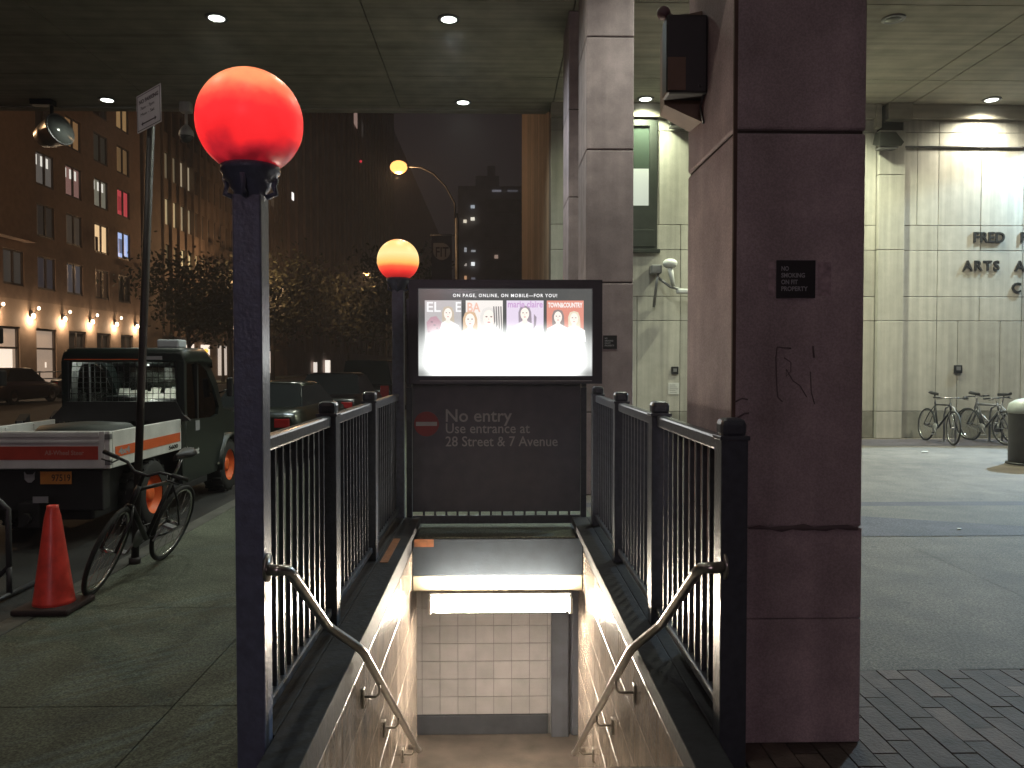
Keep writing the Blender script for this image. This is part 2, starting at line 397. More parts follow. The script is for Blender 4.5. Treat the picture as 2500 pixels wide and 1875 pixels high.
# no entry sign
t = Thing("no_entry_sign", "dark no entry panel with red roundel and pale lettering below the bright screen", "sign", (0, 7.6, .18))
m_ = MB(); m_.box(-.79, .815, 7.585, 7.625, .172, 1.40, bev=.006); t.part("panel", m_, PAINT2)
m_ = MB(); m_.lathe([(0.002, 7.579), (.118, 7.579), (.118, 7.5849), (.002, 7.5849)], (-.655, 0, 1.013), 40, 'y', smooth=False); ro = t.part("roundel", m_, mat("sign_red", (.20, .025, .03), .5, n=.1))
m_ = MB(); m_.box(-.755, -.555, 7.574, 7.5785, .995, 1.033); t.part("bar", m_, LETTER, parent=ro)
m_ = MB(); Y = 7.582
m_.text("No entry", .17, (-.482, Y, 1.035), bold=.002, width=.63)
m_.text("Use entrance at", .135, (-.478, Y, .925), bold=.001, width=.80)
m_.text("28 Street & 7 Avenue", .135, (-.478, Y, .80), bold=.001, width=1.07)
t.part("lettering", m_, LETTER)

# advertising screen
def screen_mat(name, col, base_s, white=True, g=1.0):
    m = bpy.data.materials.new(name); m.use_nodes = True; MATS[name] = m
    tt = m.node_tree; N = tt.nodes; L = tt.links; b = N["Principled BSDF"]; b.inputs["Roughness"].default_value = .12
    b.inputs["Base Color"].default_value = (.01, .01, .012, 1)
    geo = N.new("ShaderNodeTexCoord"); sp = N.new("ShaderNodeSeparateXYZ"); L.new(geo.outputs["Object"], sp.inputs[0])
    def mr(src, a, b_, c, d, smooth=True):
        q = N.new("ShaderNodeMapRange"); q.interpolation_type = 'SMOOTHERSTEP' if smooth else 'LINEAR'
        for i, v in enumerate((a, b_, c, d)): q.inputs[i + 1].default_value = v
        L.new(src, q.inputs[0]); return q.outputs[0]
    def mth(op, a, b_):
        q = N.new("ShaderNodeMath"); q.operation = op
        for i, v in enumerate((a, b_)):
            if isinstance(v, (int, float)): q.inputs[i].default_value = v
            else: L.new(v, q.inputs[i])
        return q.outputs[0]
    zc = sp.outputs[2]; xc = sp.outputs[0]
    up = mr(zc, .56, .12, 0, 1)                    # overexposed glow over the lower picture, painted into the emission
    dn = mr(zc, .0, .12, .35, 1)
    ax = mth('ABSOLUTE', xc, 0); ed = mr(ax, .80, .62, .22, 1)
    gl = mth('MULTIPLY', mth('MULTIPLY', up, dn), ed)
    mx = N.new("ShaderNodeMixRGB"); mx.inputs[1].default_value = (*[(c * .8 + .2 if name[:6] != 'screen' else c) * base_s for c in col], 1); mx.inputs[2].default_value = (3.2, 3.3, 3.2, 1)
    L.new(mth('MULTIPLY', gl, g), mx.inputs[0]); L.new(mx.outputs[0], b.inputs["Emission Color"]); b.inputs["Emission Strength"].default_value = 1.0
    return m
SB = (.09, 7.44, 1.475)
t = Thing("advertising_screen", "bright wide screen in a black housing showing four magazine covers", "screen", SB)
m_ = MB(); m_.frame([(-.80, 1.40), (.995, 1.40), (.995, 2.365), (-.80, 2.365)], [(-.715, 1.472), (.905, 1.472), (.905, 2.285), (-.715, 2.285)], lambda x, z: (x, 7.40, z), lambda x, z: (x, 7.57, z))
m_.box(-.80, .995, 7.571, 7.60, 1.40, 2.365, bev=.004); t.part("housing", m_, mat("screen_housing", (.012, .012, .02), .4, n=.2))
m_ = MB(); m_.box(-.714, .904, 7.44, 7.46, 1.473, 2.284); sc = t.part("display", m_, screen_mat("screen_picture", (.55, .56, .54), .16))
m_ = MB(); m_.text("ON PAGE, ONLINE, ON MOBILE\u2014FOR YOU!", .043, (-.395, 7.437, 2.207), ext=.001, bold=.0006, spacing=1.25, width=.97); t.part("lettering", m_, emit("screen_white", (1, 1, 1), .95), parent=sc)
covers = [(-.655, -.315, (.45, .42, .42)), (-.275, .07, (.95, .88, .82)), (.105, .45, (.8, .66, .85)), (.48, .825, (.75, .16, .07))]
for k, (a, b, c) in enumerate(covers):
    m_ = MB(); m_.quad((a, 7.436, 1.62), (b, 7.436, 1.62), (b, 7.436, 2.175), (a, 7.436, 2.175)); po = t.part("magazine_cover", m_, screen_mat("cover_%d" % k, c, .9), parent=sc)
def fig(pts, col, s, nm):
    m_ = MB(); f = m_.bm.faces.new([m_.bm.verts.new((x, 7.4345 - .0004 * random.random(), z)) for x, z in pts]); t.part("cover_picture", m_, screen_mat(nm, col, s), parent=sc)
def ell(cx_, cz, rx, rz, n=18): return [(cx_ + rx * math.cos(2 * math.pi * i / n), cz + rz * math.sin(2 * math.pi * i / n)) for i in range(n)]
SKIN = (1, .84, .74)
def lady(k, x, z, r, hair, dress, long=1.6, lips=(.75, .2, .2)):
    r *= 1.15; z -= .01
    fig([(x - r * 1.15, z + r * .3), (x - r * .8, z + r * 1.25), (x, z + r * 1.5), (x + r * .8, z + r * 1.25), (x + r * 1.15, z + r * .3), (x + r * 1.25, z - r * long), (x + r * .6, z - r * long * 1.1), (x - r * .5, z - r * long * .8), (x - r * 1.1, z - r * long)], hair, .8, "hair_%s" % k)
    fig([(x - r * 2.3, z - r * 4.4), (x - r * 2.1, z - r * 2.2), (x - r * .5, z - r * 1.3), (x + r * .5, z - r * 1.3), (x + r * 2.1, z - r * 2.2), (x + r * 2.3, z - r * 4.4)], dress, .9, "dress_%s" % k)
    fig([(x - r * .35, z - r * .6), (x + r * .35, z - r * .6), (x + r * .5, z - r * 1.6), (x, z - r * 2.0), (x - r * .5, z - r * 1.6)], SKIN, .95, "neck_%s" % k)
    fig(ell(x, z, r * .78, r * 1.12), SKIN, 1., "face_%s" % k)
    for d in (-.32, .32): fig(ell(x + d * r, z + r * .2, r * .16, r * .09, 8), (.2, .12, .1), .6, "eye_%s" % k)
    fig(ell(x, z - r * .55, r * .22, r * .09, 8), lips, .8, "lips_%s" % k)
    fig([(x - .03 * r, z + .1 * r), (x + .1 * r, z - .22 * r), (x - .08 * r, z - .22 * r)], (.85, .62, .52), .9, "nose_%s" % k)
LAYER = [0]
def fig(pts, col, s, nm):
    LAYER[0] += 1
    m_ = MB(); m_.bm.faces.new([m_.bm.verts.new((x, 7.4352 - .00002 * LAYER[0], z)) for x, z in pts]); t.part("cover_picture", m_, MATS.get(nm) or screen_mat(nm, col, s), parent=sc)
lady("a", -.44, 2.06, .042, (.62, .5, .34), (.95, .93, .9))
fig([(-.64, 1.97), (-.60, 2.02), (-.55, 2.03), (-.50, 1.97), (-.52, 1.88), (-.58, 1.85), (-.63, 1.88)], (.55, .25, .33), .8, "dress_rose")
for q in range(5): fig(ell(-.615 + .025 * q, 1.93 + .03 * ((q * 3) % 4 - 1.5), .012, .009, 8), (.25, .1, .16), .8, "rose_petal")
lady("b", -.235, 2.0, .05, (.8, .48, .22), (.95, .75, .5))
lady("g", -.06, 2.02, .06, (.95, .9, .84), (1, .97, .92), 1.2)
for q in range(4): fig([(-.02 + .022 * q, 2.12), (-.008 + .022 * q, 2.12), (-.0 + .022 * q, 1.98 - .03 * q), (-.012 + .022 * q, 1.95 - .03 * q)], (.14, .11, .11), .7, "hair_strand")
lady("c", .275, 2.06, .045, (.28, .2, .27), (.97, .85, .97))
fig([(.36, 2.05), (.385, 2.02), (.38, 1.95), (.35, 1.89), (.36, 1.97)], (.35, .26, .35), .7, "arm_shadow")
lady("e", .585, 2.03, .042, (.22, .14, .12), (.98, .92, .88))
lady("f", .735, 2.015, .042, (.97, .85, .6), (1, .95, .9))
m_ = MB()
for nm, bd, x, wd, sz, cl in (("masthead_pale", "EL", -.645, .13, .13, (.95, .95, .95)), ("masthead_pale2", "E", -.375, .05, .13, (.95, .95, .95)), ("masthead_gold", "BA", -.265, .12, .12, (.9, .45, .3)), ("masthead_violet", "marie claire", .115, .325, .085, (.55, .25, .6)), ("masthead_white", "TOWN&COUNTRY", .492, .322, .062, (1, .95, .9))):
    q = MB(); q.text(bd, sz, (x, 7.4335, 2.07 if sz > .1 else 2.112), ext=.0005, bold=.002, width=wd); t.part("masthead", q, screen_mat(nm, cl, .9), parent=sc)
m_ = MB(); m_.box(-.70, .9, 7.397, 7.3999, 1.425, 1.43); t.part("trim_line", m_, GREY)
t = Thing("screen_mount", "short dark steel brackets holding the advertising screen on the far end posts", "bracket", (0, 7.62, 1.36))
for x in (-.825, .85):
    m_ = MB(); m_.box(x - .025, x + .025, 7.63, 7.68, 1.362, 2.2, bev=.004); t.part("upright", m_, PAINT)

# ================================================================= GLOBE LAMPS
def globe_mat(name, stops, s, nz=.0):
    m = bpy.data.materials.new(name); m.use_nodes = True
    tt = m.node_tree; N = tt.nodes; L = tt.links; b = N["Principled BSDF"]; b.inputs["Roughness"].default_value = .38; b.inputs["Specular IOR Level"].default_value = .3
    b.inputs["Base Color"].default_value = (.12, .01, .012, 1)
    tc = N.new("ShaderNodeTexCoord"); sp = N.new("ShaderNodeSeparateXYZ"); L.new(tc.outputs["Generated"], sp.inputs[0])
    n1 = N.new("ShaderNodeTexNoise"); n1.inputs["Scale"].default_value = 3.2; n1.inputs["Detail"].default_value = 5; L.new(tc.outputs["Generated"], n1.inputs["Vector"])
    ma = N.new("ShaderNodeMath"); ma.operation = 'MULTIPLY_ADD'; ma.inputs[1].default_value = nz; L.new(n1.outputs[0], ma.inputs[0]); 
    m2 = N.new("ShaderNodeMath"); m2.operation = 'ADD'; m2.inputs[1].default_value = -nz * .5; L.new(sp.outputs[2], m2.inputs[0]); L.new(m2.outputs[0], ma.inputs[2])
    cr = N.new("ShaderNodeValToRGB"); e = cr.color_ramp.elements
    e[0].position, e[0].color = stops[0][0], (*stops[0][1], 1); e[1].position, e[1].color = stops[-1][0], (*stops[-1][1], 1)
    for p_, c_ in stops[1:-1]: q = e.new(p_); q.color = (*c_, 1)
    L.new(ma.outputs[0], cr.inputs[0]); L.new(cr.outputs[0], b.inputs["Emission Color"]); b.inputs["Emission Strength"].default_value = s
    return m
def globe_lamp(label, x, y, ztop, gm, power, col):
    t = Thing("subway_lamp", label, "lamp post", (x, y + .055, 0), group="red globe lamps at the subway stairs")
    m_ = MB(); m_.box(x - .055, x + .055, y, y + .11, .0, ztop, bev=.007)
    t.part("post", m_, POSTPAINT)
    c = (x, y + .055, 0)
    m_ = MB(); m_.lathe([(.055, ztop - .02), (.062, ztop + .015), (.074, ztop + .03), (.078, ztop + .05), (.098, ztop + .06), (.104, ztop + .085), (.112, ztop + .09), (.112, ztop + .112), (.1, ztop + .12), (.09, ztop + .125)], c, 28)
    for a in range(4):
        dx, dy = math.cos(a * math.pi / 2), math.sin(a * math.pi / 2)
        m_.tube([(x + dx * .06, c[1] + dy * .06, ztop - .005), (x + dx * .098, c[1] + dy * .098, ztop + .01), (x + dx * .09, c[1] + dy * .09, ztop + .04), (x + dx * .1, c[1] + dy * .1, ztop + .07)], .011, 6)
    t.part("collar", m_, POSTPAINT)
    zc = ztop + .285
    m_ = MB(); m_.sphere((x, c[1], zc), .2, 40, 24, z0=-.86); t.part("globe", m_, gm)
    t.light('POINT', power, col, (x, c[1], zc + .23), shadow_soft_size=.18)
    return t
g1 = globe_mat("globe_red", [(.0, (.12, .004, .008)), (.12, (.42, .012, .02)), (.25, (.84, .02, .024)), (.45, (.92, .03, .034)), (.58, (.98, .07, .05)), (.7, (1.0, .19, .095)), (.86, (1., .36, .15)), (1., (1., .16, .06))], 1.0, .42)
g2 = globe_mat("globe_amber", [(.0, (.25, .01, .01)), (.15, (.75, .03, .025)), (.27, (1.0, .12, .05)), (.36, (1., .5, .12)), (.6, (1., .76, .34)), (.9, (1., .68, .22)), (1., (1., .2, .05))], 1.05, .04)
globe_lamp("tall blue grey post with the large red globe nearest the camera", -.945, 3.06, 2.24, g1, .6, (1, .2, .1))
globe_lamp("distant post with the amber topped red globe beside the screen", -.93, 7.62, 2.29, g2, 2.0, (1, .5, .2))

# ================================================================= HANDRAILS
def handrail(label, s, xw):
    t = Thing("handrail", label, "handrail", (s * .84, 3.1, .8), group="stair handrails")
    h, ya, za, yb, zb = (.66, 3.955, .153, 6.72, -1.71) if s < 0 else (.69, 4.01, .133, 6.86, -1.82)
    sl = (zb - za) / (yb - ya)
    p = [(s * .885, 3.07, .80), (s * .83, 3.06, .80), (s * .805, 3.08, .795), (s * .80, 3.14, .76), (s * .80, 3.77, .35), (s * .795, 3.80, .33), (s * (h + .02), ya - .04, za + .04), (s * h, ya, za), (s * h, yb, zb), (s * h, yb + .09, zb - .04), (s * (h + .03), yb + .14, zb - .04), (xw, yb + .15, zb - .04)]
    m_ = MB(); m_.tube(p, .022, 12); t.part("rail", m_, STEEL)
    m_ = MB(); m_.lathe([(.02, 0), (.055, 0), (.055, .012), (.02, .02)], (s * .892, 3.1, .8), 20, 'x'); t.part("wall_flange", m_, STEEL)
    for y, z in [(q, za + sl * (q - ya)) for q in (4.5, 5.35, 6.4)]:
        m_ = MB(); m_.tube([(s * h, y, z - .02), (s * h, y, z - .07), (s * (h + .02), y, z - .09), (xw, y, z - .09)], .008, 8); m_.box(min(xw, xw - s * .012), max(xw, xw - s * .012), y - .025, y + .025, z - .15, z - .04, bev=.003)
        t.part("bracket", m_, STEEL)
    return t
handrail("bent steel handrail on the left stair wall, fixed to the red globe post", -1, LX)
handrail("bent steel handrail on the right stair wall, fixed to the thick newel", 1, RX)

# ================================================================= STONE BUILDING, COLUMNS, SOFFIT
CH = 6.95
t = Thing("stone_building", "pale stone clad building wall with raised lettering behind the plaza", "building", (8, 16.6, 0))
m_ = MB(); m_.box(1.15, 18, 16.64, 17.2, -.3, 12); t.part("wall_core", m_, MORTAR)
WIN = (1.7, 3.36, 3.95, 6.62)
m_ = MB()
rows = [(0.0, .57, 1), (.57, 2.47, 0), (2.47, 2.976, 0), (2.976, 3.945, 0), (3.945, 4.466, 0), (4.466, 6.40, 0), (6.40, 6.66, 0)]
mbase, mbase2 = MB(), MB()
random.seed(11)
for z0, z1, dk in rows:
    xs = [1.15]
    while xs[-1] < 18: xs.append(xs[-1] + (.452 if z1 - z0 > 1.5 and random.random() < .5 else .904) * (2 if 2.9 < z0 < 3.5 and random.random() < .6 else 1))
    xs = [x for x in xs if not 7.7 < x < 8.75] + [7.97, 8.53]; xs.sort()
    for a, b in zip(xs, xs[1:]):
        if abs(a - 7.97) < .01: continue
        if b > WIN[0] and a < WIN[1] and z1 > WIN[2] and z0 < WIN[3]:
            if a < WIN[0]: b = WIN[0]
            elif b > WIN[1]: a = WIN[1]
            else: continue
        if b - a < .03: continue
        ((mbase if a < 8 else mbase2) if dk else m_).box(a + .006, b - .006, 16.60, 16.66, z0 + .006, z1 - .006, bev=.004, v=random.random())
t.part("cladding", m_, STONE); t.part("base_course", mbase, STONE_DARK); t.part("base_course", mbase2, STONE_DARK)
m_ = MB()
for z0, z1 in ((0, .57), (.57, 2.47), (2.47, 3.945), (3.945, 5.5), (5.5, 6.42)): m_.box(7.98, 8.52, 16.5, 16.66, z0 + .006, z1 - .006, bev=.006, v=.75 + random.random() * .2)
t.part("pilaster", m_, STONE)
m_ = MB(); m_.box(7.9, 8.0, 16.45, 16.66, 6.45, CH, bev=.01); m_.box(8.12, 8.62, 16.4, 16.66, 6.62, CH, bev=.01); m_.box(8.62, 18, 16.5, 16.66, 6.66, CH, bev=.01); m_.box(1.15, 7.9, 16.5, 16.66, 6.66, CH, bev=.01); t.part("top_beam", m_, CONCRETE_CEIL)
DG = mat("window_frame_dark", (.03, .035, .03), .4, n=.2)
m_ = MB(); m_.frame([(1.7, 3.95), (3.36, 3.95), (3.36, 6.62), (1.7, 6.62)], [(1.85, 4.85), (3.2, 4.85), (3.2, 6.5), (1.85, 6.5)], lambda x, z: (x, 16.56, z), lambda x, z: (x, 16.63, z))
m_.box(1.72, 3.3, 16.54, 16.56, 4.0, 4.35, bev=.006); wf = t.part("window", m_, DG)
m_ = MB(); m_.box(1.66, 3.42, 16.5, 16.6, 3.87, 3.945, bev=.005); t.part("sill", m_, DG, parent=wf)
m_ = MB(); m_.box(1.85, 3.2, 16.61, 16.62, 4.85, 6.5); t.part("pane", m_, mat("window_glass", (.04, .055, .045), .12, spec=.8), parent=wf)
m_ = MB(); m_.box(1.86, 3.19, 16.606, 16.609, 4.86, 5.62); t.part("blind", m_, emit("lit_blind", (.75, .8, .72), .5), parent=wf)
LY = 16.585; BZ = mat("bronze_lettering", (.03, .026, .022), .45, .3, n=.3)
for tx, sz, lx, lz, wd in (("FRED", .30, 10.02, 4.12, .66), ("P", .30, 11.02, 4.12, None), ("ARTS", .29, 9.82, 3.53, .78), ("A", .29, 10.93, 3.53, None), ("C", .29, 10.86, 3.07, None)):
    m_ = MB(); m_.text(tx, sz, (lx, LY, lz), ext=.02, bold=.006, width=wd, spacing=1.2 if tx == "ARTS" else 1.); t.part("lettering", m_, BZ)
q = MB(); q.tube([(8.5, 16.575, 6.1), (18, 16.575, 6.1)], .018, 6); t.part("conduit", q, GREY)
m_ = MB()
for k in range(28): m_.box(1.15, 1.25 + .06 * (k % 2), 17.2 + k * .62, 17.2 + k * .62 + .60, -.2, 26, v=random.random())
t.part("ribbed_side_wall", m_, mat("ribbed_brown", (.21, .15, .11), .8, n=.25, ns=3, streak=.4, ss=(2, 2, .06), var=.35))
# columns
def column(label, x0, x1, y0, y1, zs, extra=None):
    t = Thing("stone_column", label, "column", ((x0 + x1) / 2, (y0 + y1) / 2, 0), group="stone columns holding the overhang")
    m_ = MB(); m_.box(x0 + .012, x1 - .012, y0 + .012, y1 - .012, 0, CH); t.part("joint_core", m_, MORTAR)
    m_ = MB()
    for a, b in zip(zs, zs[1:]): m_.box(x0, x1, y0, y1, a + (.0015 if .5 < a < .95 else .006), b - (.0015 if .5 < b < .95 else .006), bev=.004 if b < 1 else .012, v=random.random())
    t.part("shaft", m_, PILLAR); return t
nc = column("thick brown stone column in the right foreground with scrawled graffiti", .98, 1.527, 3.27, 4.06, [0, .53, .911, 2.547, 4.135, 5.48, CH])
GRAF = mat("graffiti_ink", (.12, .088, .095), .6, n=.2)
m_ = MB(); gy = 3.2687
def scr(p, r=.004): m_.tube([(x * .9618, gy, 1.6 + (z - 1.6) * .9618) for x, z in p], r * .7, 5)
scr([(1.27, 1.66), (1.21, 1.665), (1.205, 1.62), (1.21, 1.5), (1.215, 1.45), (1.235, 1.43)]); scr([(1.24, 1.62), (1.27, 1.60), (1.27, 1.56), (1.25, 1.54), (1.25, 1.57), (1.28, 1.52), (1.31, 1.50), (1.34, 1.45)], .003)
scr([(1.365, 1.67), (1.37, 1.62)], .006); scr([(1.355, 1.56), (1.36, 1.47), (1.375, 1.42)], .0035); scr([(1.03, 1.43), (1.06, 1.445), (1.085, 1.44)], .005); scr([(1.04, 1.36), (1.07, 1.38), (1.09, 1.382)], .006)
nc.part("graffiti", m_, GRAF)
m_ = MB(); m_.tube([(1.05 + .046 * i, 3.269, .911 + .004 * math.sin(i * 1.7)) for i in range(11)], [.004, .01, .006, .014, .009, .016, .008, .013, .009, .012, .006], 6); nc.part("sealant", m_, GRAF)
cA = column("pale stone column standing behind the screen's right edge", 1.085, 1.65, 9.53, 10.45, [0, 1.0, 2.55, 4.13, 5.46, CH])
column("narrow strip of stone column seen just left of the column behind the screen", 1.12, 1.66, 12.25, 13.2, [0, 1.0, 2.55, 4.13, 5.46, CH])
m_ = MB(); m_.box(.977, .992, 3.267, 3.282, 0, CH); nc.part('corner_joint', m_, mat('corner_joint', (.09, .055, .045), .9, n=.2))
# no smoking signs
def nosmoke(label, x, y, z, w):
    t = Thing("no_smoking_sign", label, "sign", (x + w / 2, y, z), group="no smoking signs")
    m_ = MB(); m_.box(x, x + w, y - .006, y - .0005, z, z + w * .96, bev=.001); p_ = t.part("plate", m_, BLACK)
    m_ = MB(); k = w / .17
    for i, (s_, wd) in enumerate((("NO", .032), ("SMOKING", .103), ("ON FIT", .072), ("PROPERTY", .115))):
        m_.text(s_, .027 * k, (x + .02 * k, y - .0065, z + (.118 - .029 * i) * k), ext=.0004 * k, bold=.0006 * k, width=wd * k)
    t.part("lettering", m_, LETTER, parent=p_)
nosmoke("small square no smoking sign on the front of the foreground brown column", 1.157, 3.27, 1.8645, .1616)
nosmoke("tiny no smoking sign on the pale column right beside the screen", 1.29, 9.53, 1.76, .168)
m_ = MB(); m_.box(1.33, 1.385, 3.268, 3.2695, 1.874, 2.013); m_.box(1.125, 1.15, 3.268, 3.2695, 1.874, 2.013); nc.part("tape_residue", m_, mat("tape_residue", (.38, .285, .31), .5, n=.4, ns=40))
# soffit
t = Thing("building_overhang", "dark board marked concrete overhang ceiling spanning the sidewalk and plaza", "building", (0, 4, CH))
xs = [-16, -12.2, -7.0, -2.0, 1.19, 4.7, 8.12, 8.62, 12.3, 16]; ys = [-14, -9, -4, 1.0, 4.5, 8.2, 11.95, 15.1, 17.2]
m_ = MB()
for a, b in zip(xs, xs[1:]):
    for c, d in zip(ys, ys[1:]): m_.box(a + .012, b - .012, c + .012, d - .012, CH, CH + .2, v=random.random())
m_.box(-16, 18, -14, 17.2, CH + .06, CH + 1.2); t.part("ceiling_panels", m_, CONCRETE_CEIL)
m_ = MB(); m_.box(-16, 1.1, 17.0, 17.22, CH - .03, CH + 1.3); t.part("edge_beam", m_, CONCRETE_CEIL)

# downlights
def downlight(label, x, y, power, col, lit=True, grp="recessed round downlights in the overhang"):
    t = Thing("downlight", label, "ceiling light", (x, y, CH), group=grp)
    m_ = MB(); m_.lathe([(.15, CH - .02), (.175, CH - .02), (.175, CH + .001), (.15, CH + .001)], (x, y, 0), 24); t.part("trim_ring", m_, GREY)
    m_ = MB(); m_.lathe([(.002, CH - .035), (.08, CH - .033), (.145, CH - .012), (.145, CH - .004), (.002, CH - .004)], (x, y, 0), 24)
    t.part("lens", m_, emit("downlight_lens", (.92, 1, .90), 6) if lit else mat("unlit_lens", (.06, .06, .055), .3))
    if lit: t.light('SPOT', power, col, (x, y, CH - .06), spot_size=R(150), spot_blend=.9, shadow_soft_size=.12)
    return t
GW = (.94, 1.0, .82); WW = (1.0, .93, .68); CW = (.8, .95, 1.0)
downlight("lit downlight in the overhang, left one of the near pair above the red globe", -4.32, 12.6, 300, GW)
downlight("lit downlight high above the screen, the brightest and topmost in the overhang", -.72, 12.57, 420, CW)
downlight("lit downlight above the orange street lamp near the overhang's far edge", -.66, 16.54, 380, GW)
downlight("lit downlight at far left beside the no parking sign", -7.9, 16.54, 160, GW)
downlight("lit downlight between the two stone columns, close to the stone wall", 3.05, 16.25, 520, (.92, 1, .68))
downlight("lit downlight washing the stone wall above the raised letters", 10.1, 16.15, 620, (1.0, .95, .74))
downlight("unlit dark downlight in the overhang right of the foreground column", 6.2, 12.42, 0, GW, lit=False)
downlight("lit downlight hidden behind the red globe", -4.28, 16.54, 200, GW)
downlight("lit downlight hidden behind the foreground column", 6.6, 15.4, 1500, (.95, 1, .7))
downlight("lit downlight hidden above the foreground column over the plaza", 2.95, 12.5, 500, GW)
downlight("lit downlight over the plaza outside the right edge of the picture", 9.8, 12.4, 1100, WW)
for x, y, p_ in ((-.72, 8.6, 330), (2.9, 8.6, 480), (-4.3, 4.7, 110), (-.72, .8, 50), (6.3, 4.7, 190), (-4.3, .8, 25)):
    downlight("lit downlight overhead above the picture's top edge at %.0f metres" % y, x, y, p_, (.95, .92, .8) if y < 6 else GW)
# cool floodlight on the wall, right of the frame
def wall_pack(label, x, y, z, lit=None):
    t = Thing("wall_light", label, "wall light", (x, y, z), group="dark box shaped wall lights")
    m_ = MB(); m_.rings([[(x - .17, y, z - .06), (x + .28, y, z - .06), (x + .34, y, z + .06), (x + .2, y, z + .18), (x - .12, y, z + .18)], [(x - .17, y - .3, z - .16), (x + .28, y - .3, z - .16), (x + .34, y - .3, z - .08), (x + .2, y - .24, z + .14), (x - .12, y - .24, z + .14)]], smooth=False)
    t.part("hood", m_, mat("wall_light_hood", (.02, .02, .018), .5, n=.3))
    m_ = MB(); m_.box(x - .13, x + .24, y - .28, y - .03, z - .19, z - .16, bev=.01); t.part("lens", m_, emit("cool_lens", (.75, .9, 1), 4) if lit else GREY)
    if lit: t.light('SPOT', lit[0], lit[1], (x + .05, y - .35, z - .22), spot_size=R(lit[3]), spot_blend=.25, shadow_soft_size=.05, aim=lit[2])
    return t
wall_pack("dark box shaped wall light on the stone pilaster beside the foreground column", 8.0, 16.5, 6.17)
wall_pack("small dark wall light throwing a shadow on the stone between the two columns", 3.72, 16.6, 6.62)
wall_pack("cool white wall light just outside the right edge of the picture", 12.2, 16.6, 5.9, (4500, (.55, .8, 1.0), (7.2, 11.0, 0), 50))
wall_pack("second cool white wall light outside the right edge", 12.4, 16.3, 6.4, (900, (.6, .88, 1.0), (11.9, 16.7, 4.8), 110))
# small wall fittings
m_ = MB(); m_.box(9.66, 9.83, 16.56, 16.6, 1.37, 1.54, bev=.01); t = Thing("wall_box", "small square electrical box on the stone wall above the parked bicycles", "electrical box", (9.75, 16.6, 1.37)); t.part("box", m_, BLACK)
m_ = MB(); m_.box(9.70, 9.79, 16.553, 16.56, 1.43, 1.51); t.part("cover_plate", m_, GREY)
t = Thing("wall_box", "small dark box on the stone wall next to the white notice", "electrical box", (3.75, 16.6, 1.35)); m_ = MB(); m_.box(3.68, 3.83, 16.57, 16.6, 1.35, 1.51, bev=.01); t.part("box", m_, BLACK); m_ = MB(); m_.box(3.72, 3.79, 16.565, 16.57, 1.40, 1.47); t.part("cover_plate", m_, GREY)
t = Thing("paper_notice", "white paper notice on the stone wall between the columns", "notice", (3.74, 16.59, .98)); m_ = MB(); m_.box(3.62, 3.85, 16.592, 16.6, .93, 1.17); sh = t.part("sheet", m_, WHITE)
m_ = MB()
for k in range(5): m_.box(3.65, 3.65 + .12 + .05 * ((k * 7) % 3) / 2, 16.5905, 16.5918, 1.12 - k * .04, 1.128 - k * .04)
t.part("print", m_, GREY, parent=sh)
t = Thing("pipe_fitting", "white metal camera mast with arms on the stone wall between the columns", "camera", (3.55, 16.4, 2.9))
m_ = MB(); m_.tube([(3.30, 16.55, 2.75), (3.32, 16.4, 3.2), (3.36, 16.4, 3.45)], .03, 8); m_.box(3.2, 3.42, 16.3, 16.58, 3.42, 3.6, bev=.02); m_.tube([(3.36, 16.45, 3.35), (3.6, 16.35, 3.15), (3.95, 16.3, 3.05)], .028, 8); t.part("arm", m_, GREY)
m_ = MB(); m_.sphere((3.58, 16.3, 3.62), .13, 16, 10, sq=(1.2, 1, .8)); m_.cyl((3.58, 16.3, 3.55), (3.66, 16.35, 3.15), .06, .04, 10); m_.box(3.72, 3.98, 16.2, 16.4, 3.0, 3.1, bev=.03); t.part("camera_head", m_, mat("white_plastic", (.7, .72, .72), .35, n=.1))
SC = Matrix.Translation((0, 0, 1.6)) @ Matrix.Scale(.9618, 4) @ Matrix.Translation((0, 0, -1.6))
# box unit on the near column
t = Thing("speaker_box", "black box unit with a beige cabinet behind it, mounted high on the foreground column", "loudspeaker", (.866, 3.70, 2.85))
m_ = MB(); m_.box(.788, .979, 3.68, 3.79, 2.836, 3.198, bev=.012); m_.cyl((.945, 3.68, 2.875), (.945, 3.672, 2.875), .01, n=14); t.part("black_case", m_, BLACK)
m_ = MB(); m_.box(.792, .875, 3.674, 3.6795, 2.85, 3.0, bev=.002); t.part("brown_panel", m_, mat("brown_panel", (.12, .07, .045), .6, n=.2))
m_ = MB(); m_.rings([[(.80, 3.792, 2.82), (.979, 3.792, 2.74), (.979, 3.792, 3.26), (.80, 3.792, 3.22)], [(.83, 4.03, 2.84), (.979, 4.03, 2.76), (.979, 4.03, 3.26), (.83, 4.03, 3.22)]], smooth=False); t.part("cabinet", m_, mat("beige_cabinet", (.17, .12, .085), .7, n=.2))
m_ = MB(); m_.sphere((.785, 3.74, 3.225), .032, 14, 8); m_.cyl((.80, 3.74, 3.21), (.84, 3.74, 3.19), .02, n=10); t.part("knob", m_, mat("dull_pink_plastic", (.10, .055, .065), .5))
m_ = MB(); m_.tube([(.965, 3.7, 2.84), (.955, 3.72, 2.79), (.977, 3.75, 2.72)], .006, 6); t.part("cable", m_, BLACK)
